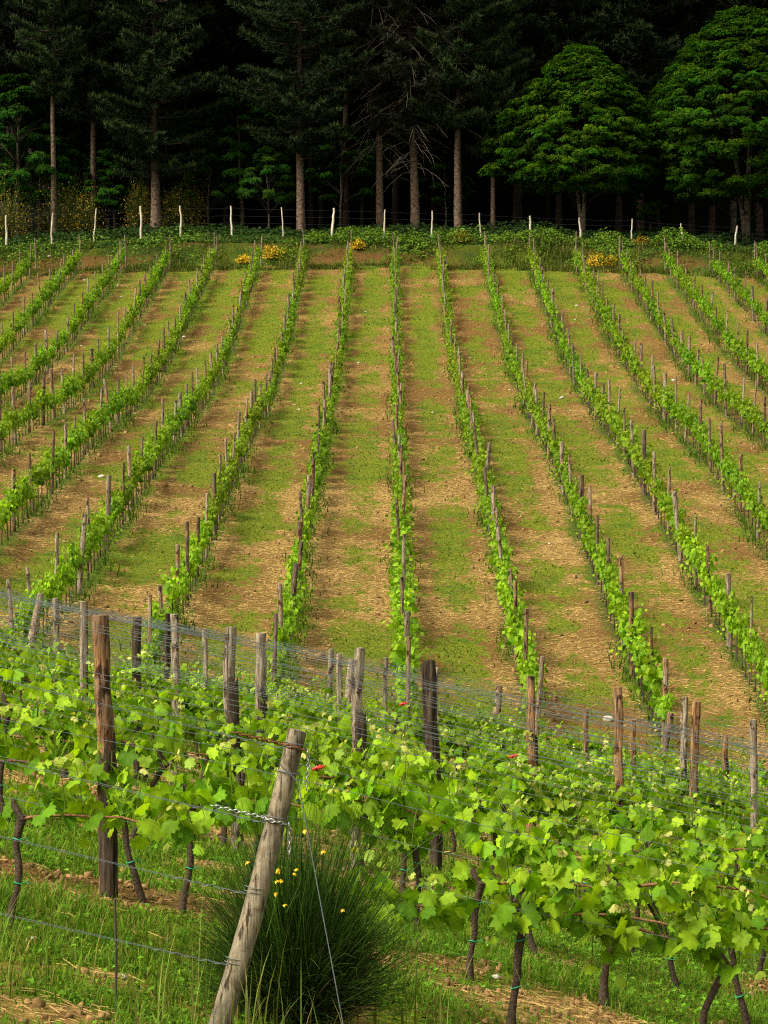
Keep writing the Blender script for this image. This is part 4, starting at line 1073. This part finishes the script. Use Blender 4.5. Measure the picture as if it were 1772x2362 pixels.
n = 60000
X = (rng.random(n)*2-1)*33; Y = 156.6+4.4*rng.random(n)
cl = fbm(X*.55, Y*.5, 3); k = rng.random(n) < np.clip((cl-.44)*6, 0, 1)*np.interp(X, [-14, -9, -3], [.25, .35, 1]); X, Y, cl = X[k], Y[k], cl[k]; n = len(X)
Z = ground(X, Y)+np.clip(cl-.38, 0, 1)*2.4*rng.random(n)**.8+.02
a = rng.random(n)*6.28
M = frames(np.stack([np.cos(a)*.6, np.sin(a)*.6-.3, np.ones(n)], -1)+rng.normal(0, .35, (n, 3)), rng.normal(0, 1, (n, 3)))
c = np.array([.055, .13, .010])*(.4+1.0*rng.random((n, 1)))+np.array([.08, .08, .004])*rng.random((n, 1))**2
scatter(mb, LEAF['lo'][0], LEAF['lo'][1], np.stack([X, Y, Z], -1), M, .07+.08*rng.random(n), c)
uo = mb.obj('undergrowth', M_WEED); uo['kind'] = 'stuff'
mb = MB()
n = 60000
X = (rng.random(n)*2-1)*46; Y = 203+7*rng.random(n); Zg = ground(X, Y)
Z = Zg+24*rng.random(n)**1.1
a = rng.random(n)*6.28
M = frames(np.stack([np.cos(a), np.sin(a)-.5, np.ones(n)*.8], -1), rng.normal(0, 1, (n, 3)))
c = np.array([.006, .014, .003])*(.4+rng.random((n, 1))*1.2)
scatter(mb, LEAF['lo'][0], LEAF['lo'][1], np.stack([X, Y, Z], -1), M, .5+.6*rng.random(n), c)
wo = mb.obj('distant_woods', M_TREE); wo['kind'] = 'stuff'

# ------------------------------------------------------------------ light, sky, camera
SUN_EL, SUN_AZ = math.radians(50), math.radians(-122)     # azimuth measured from +Y towards +X
w = bpy.data.worlds.new('World'); bpy.context.scene.world = w; w.use_nodes = True
nt = w.node_tree; nt.nodes.clear()
sky = nt.nodes.new('ShaderNodeTexSky'); sky.sky_type = 'NISHITA'; sky.sun_disc = False
sky.sun_elevation = SUN_EL; sky.sun_rotation = SUN_AZ; sky.dust_density = 4.0; sky.air_density = 1.0
hs = nt.nodes.new('ShaderNodeHueSaturation'); hs.inputs['Saturation'].default_value = .35; hs.inputs['Value'].default_value = 1.7
tn = nt.nodes.new('ShaderNodeMix'); tn.data_type = 'RGBA'; tn.blend_type = 'MULTIPLY'; tn.inputs[0].default_value = 1; tn.inputs[7].default_value = (1.08, 1.0, .78, 1)
bg = nt.nodes.new('ShaderNodeBackground'); bg.inputs['Strength'].default_value = .15
ow = nt.nodes.new('ShaderNodeOutputWorld')
nt.links.new(sky.outputs[0], hs.inputs['Color']); nt.links.new(hs.outputs[0], tn.inputs[6]); nt.links.new(tn.outputs[2], bg.inputs['Color']); nt.links.new(bg.outputs[0], ow.inputs['Surface'])
sd = bpy.data.lights.new('sun', 'SUN'); sd.energy = 5.0; sd.angle = math.radians(20); sd.color = (1, .94, .82)
so = bpy.data.objects.new('sun', sd); C.objects.link(so)
dv = Vector((math.sin(SUN_AZ)*math.cos(SUN_EL), math.cos(SUN_AZ)*math.cos(SUN_EL), math.sin(SUN_EL)))
so.rotation_euler = (-dv).to_track_quat('-Z', 'Y').to_euler()
cd = bpy.data.cameras.new('camera'); co = bpy.data.objects.new('camera', cd); C.objects.link(co)
co.location = (0, 0, 0); co.rotation_euler = (math.radians(90), 0, 0)
cd.sensor_fit = 'VERTICAL'; cd.sensor_height = 36; cd.lens = F/2362*36; cd.shift_y = -(1181-HY)/2362
cd.clip_start = .5; cd.clip_end = 1000
sc = bpy.context.scene
sc.camera = co
sc.view_settings.view_transform = 'Standard'; sc.view_settings.look = 'None'; sc.view_settings.exposure = 0; sc.view_settings.gamma = 1
sc.cycles.use_denoising = False; sc.cycles.filter_width = 1.15; sc.cycles.sample_clamp_indirect = 4.0
sc.cycles.max_bounces = 6; sc.cycles.diffuse_bounces = 3; sc.cycles.transmission_bounces = 4; sc.cycles.transparent_max_bounces = 4; sc.cycles.glossy_bounces = 2
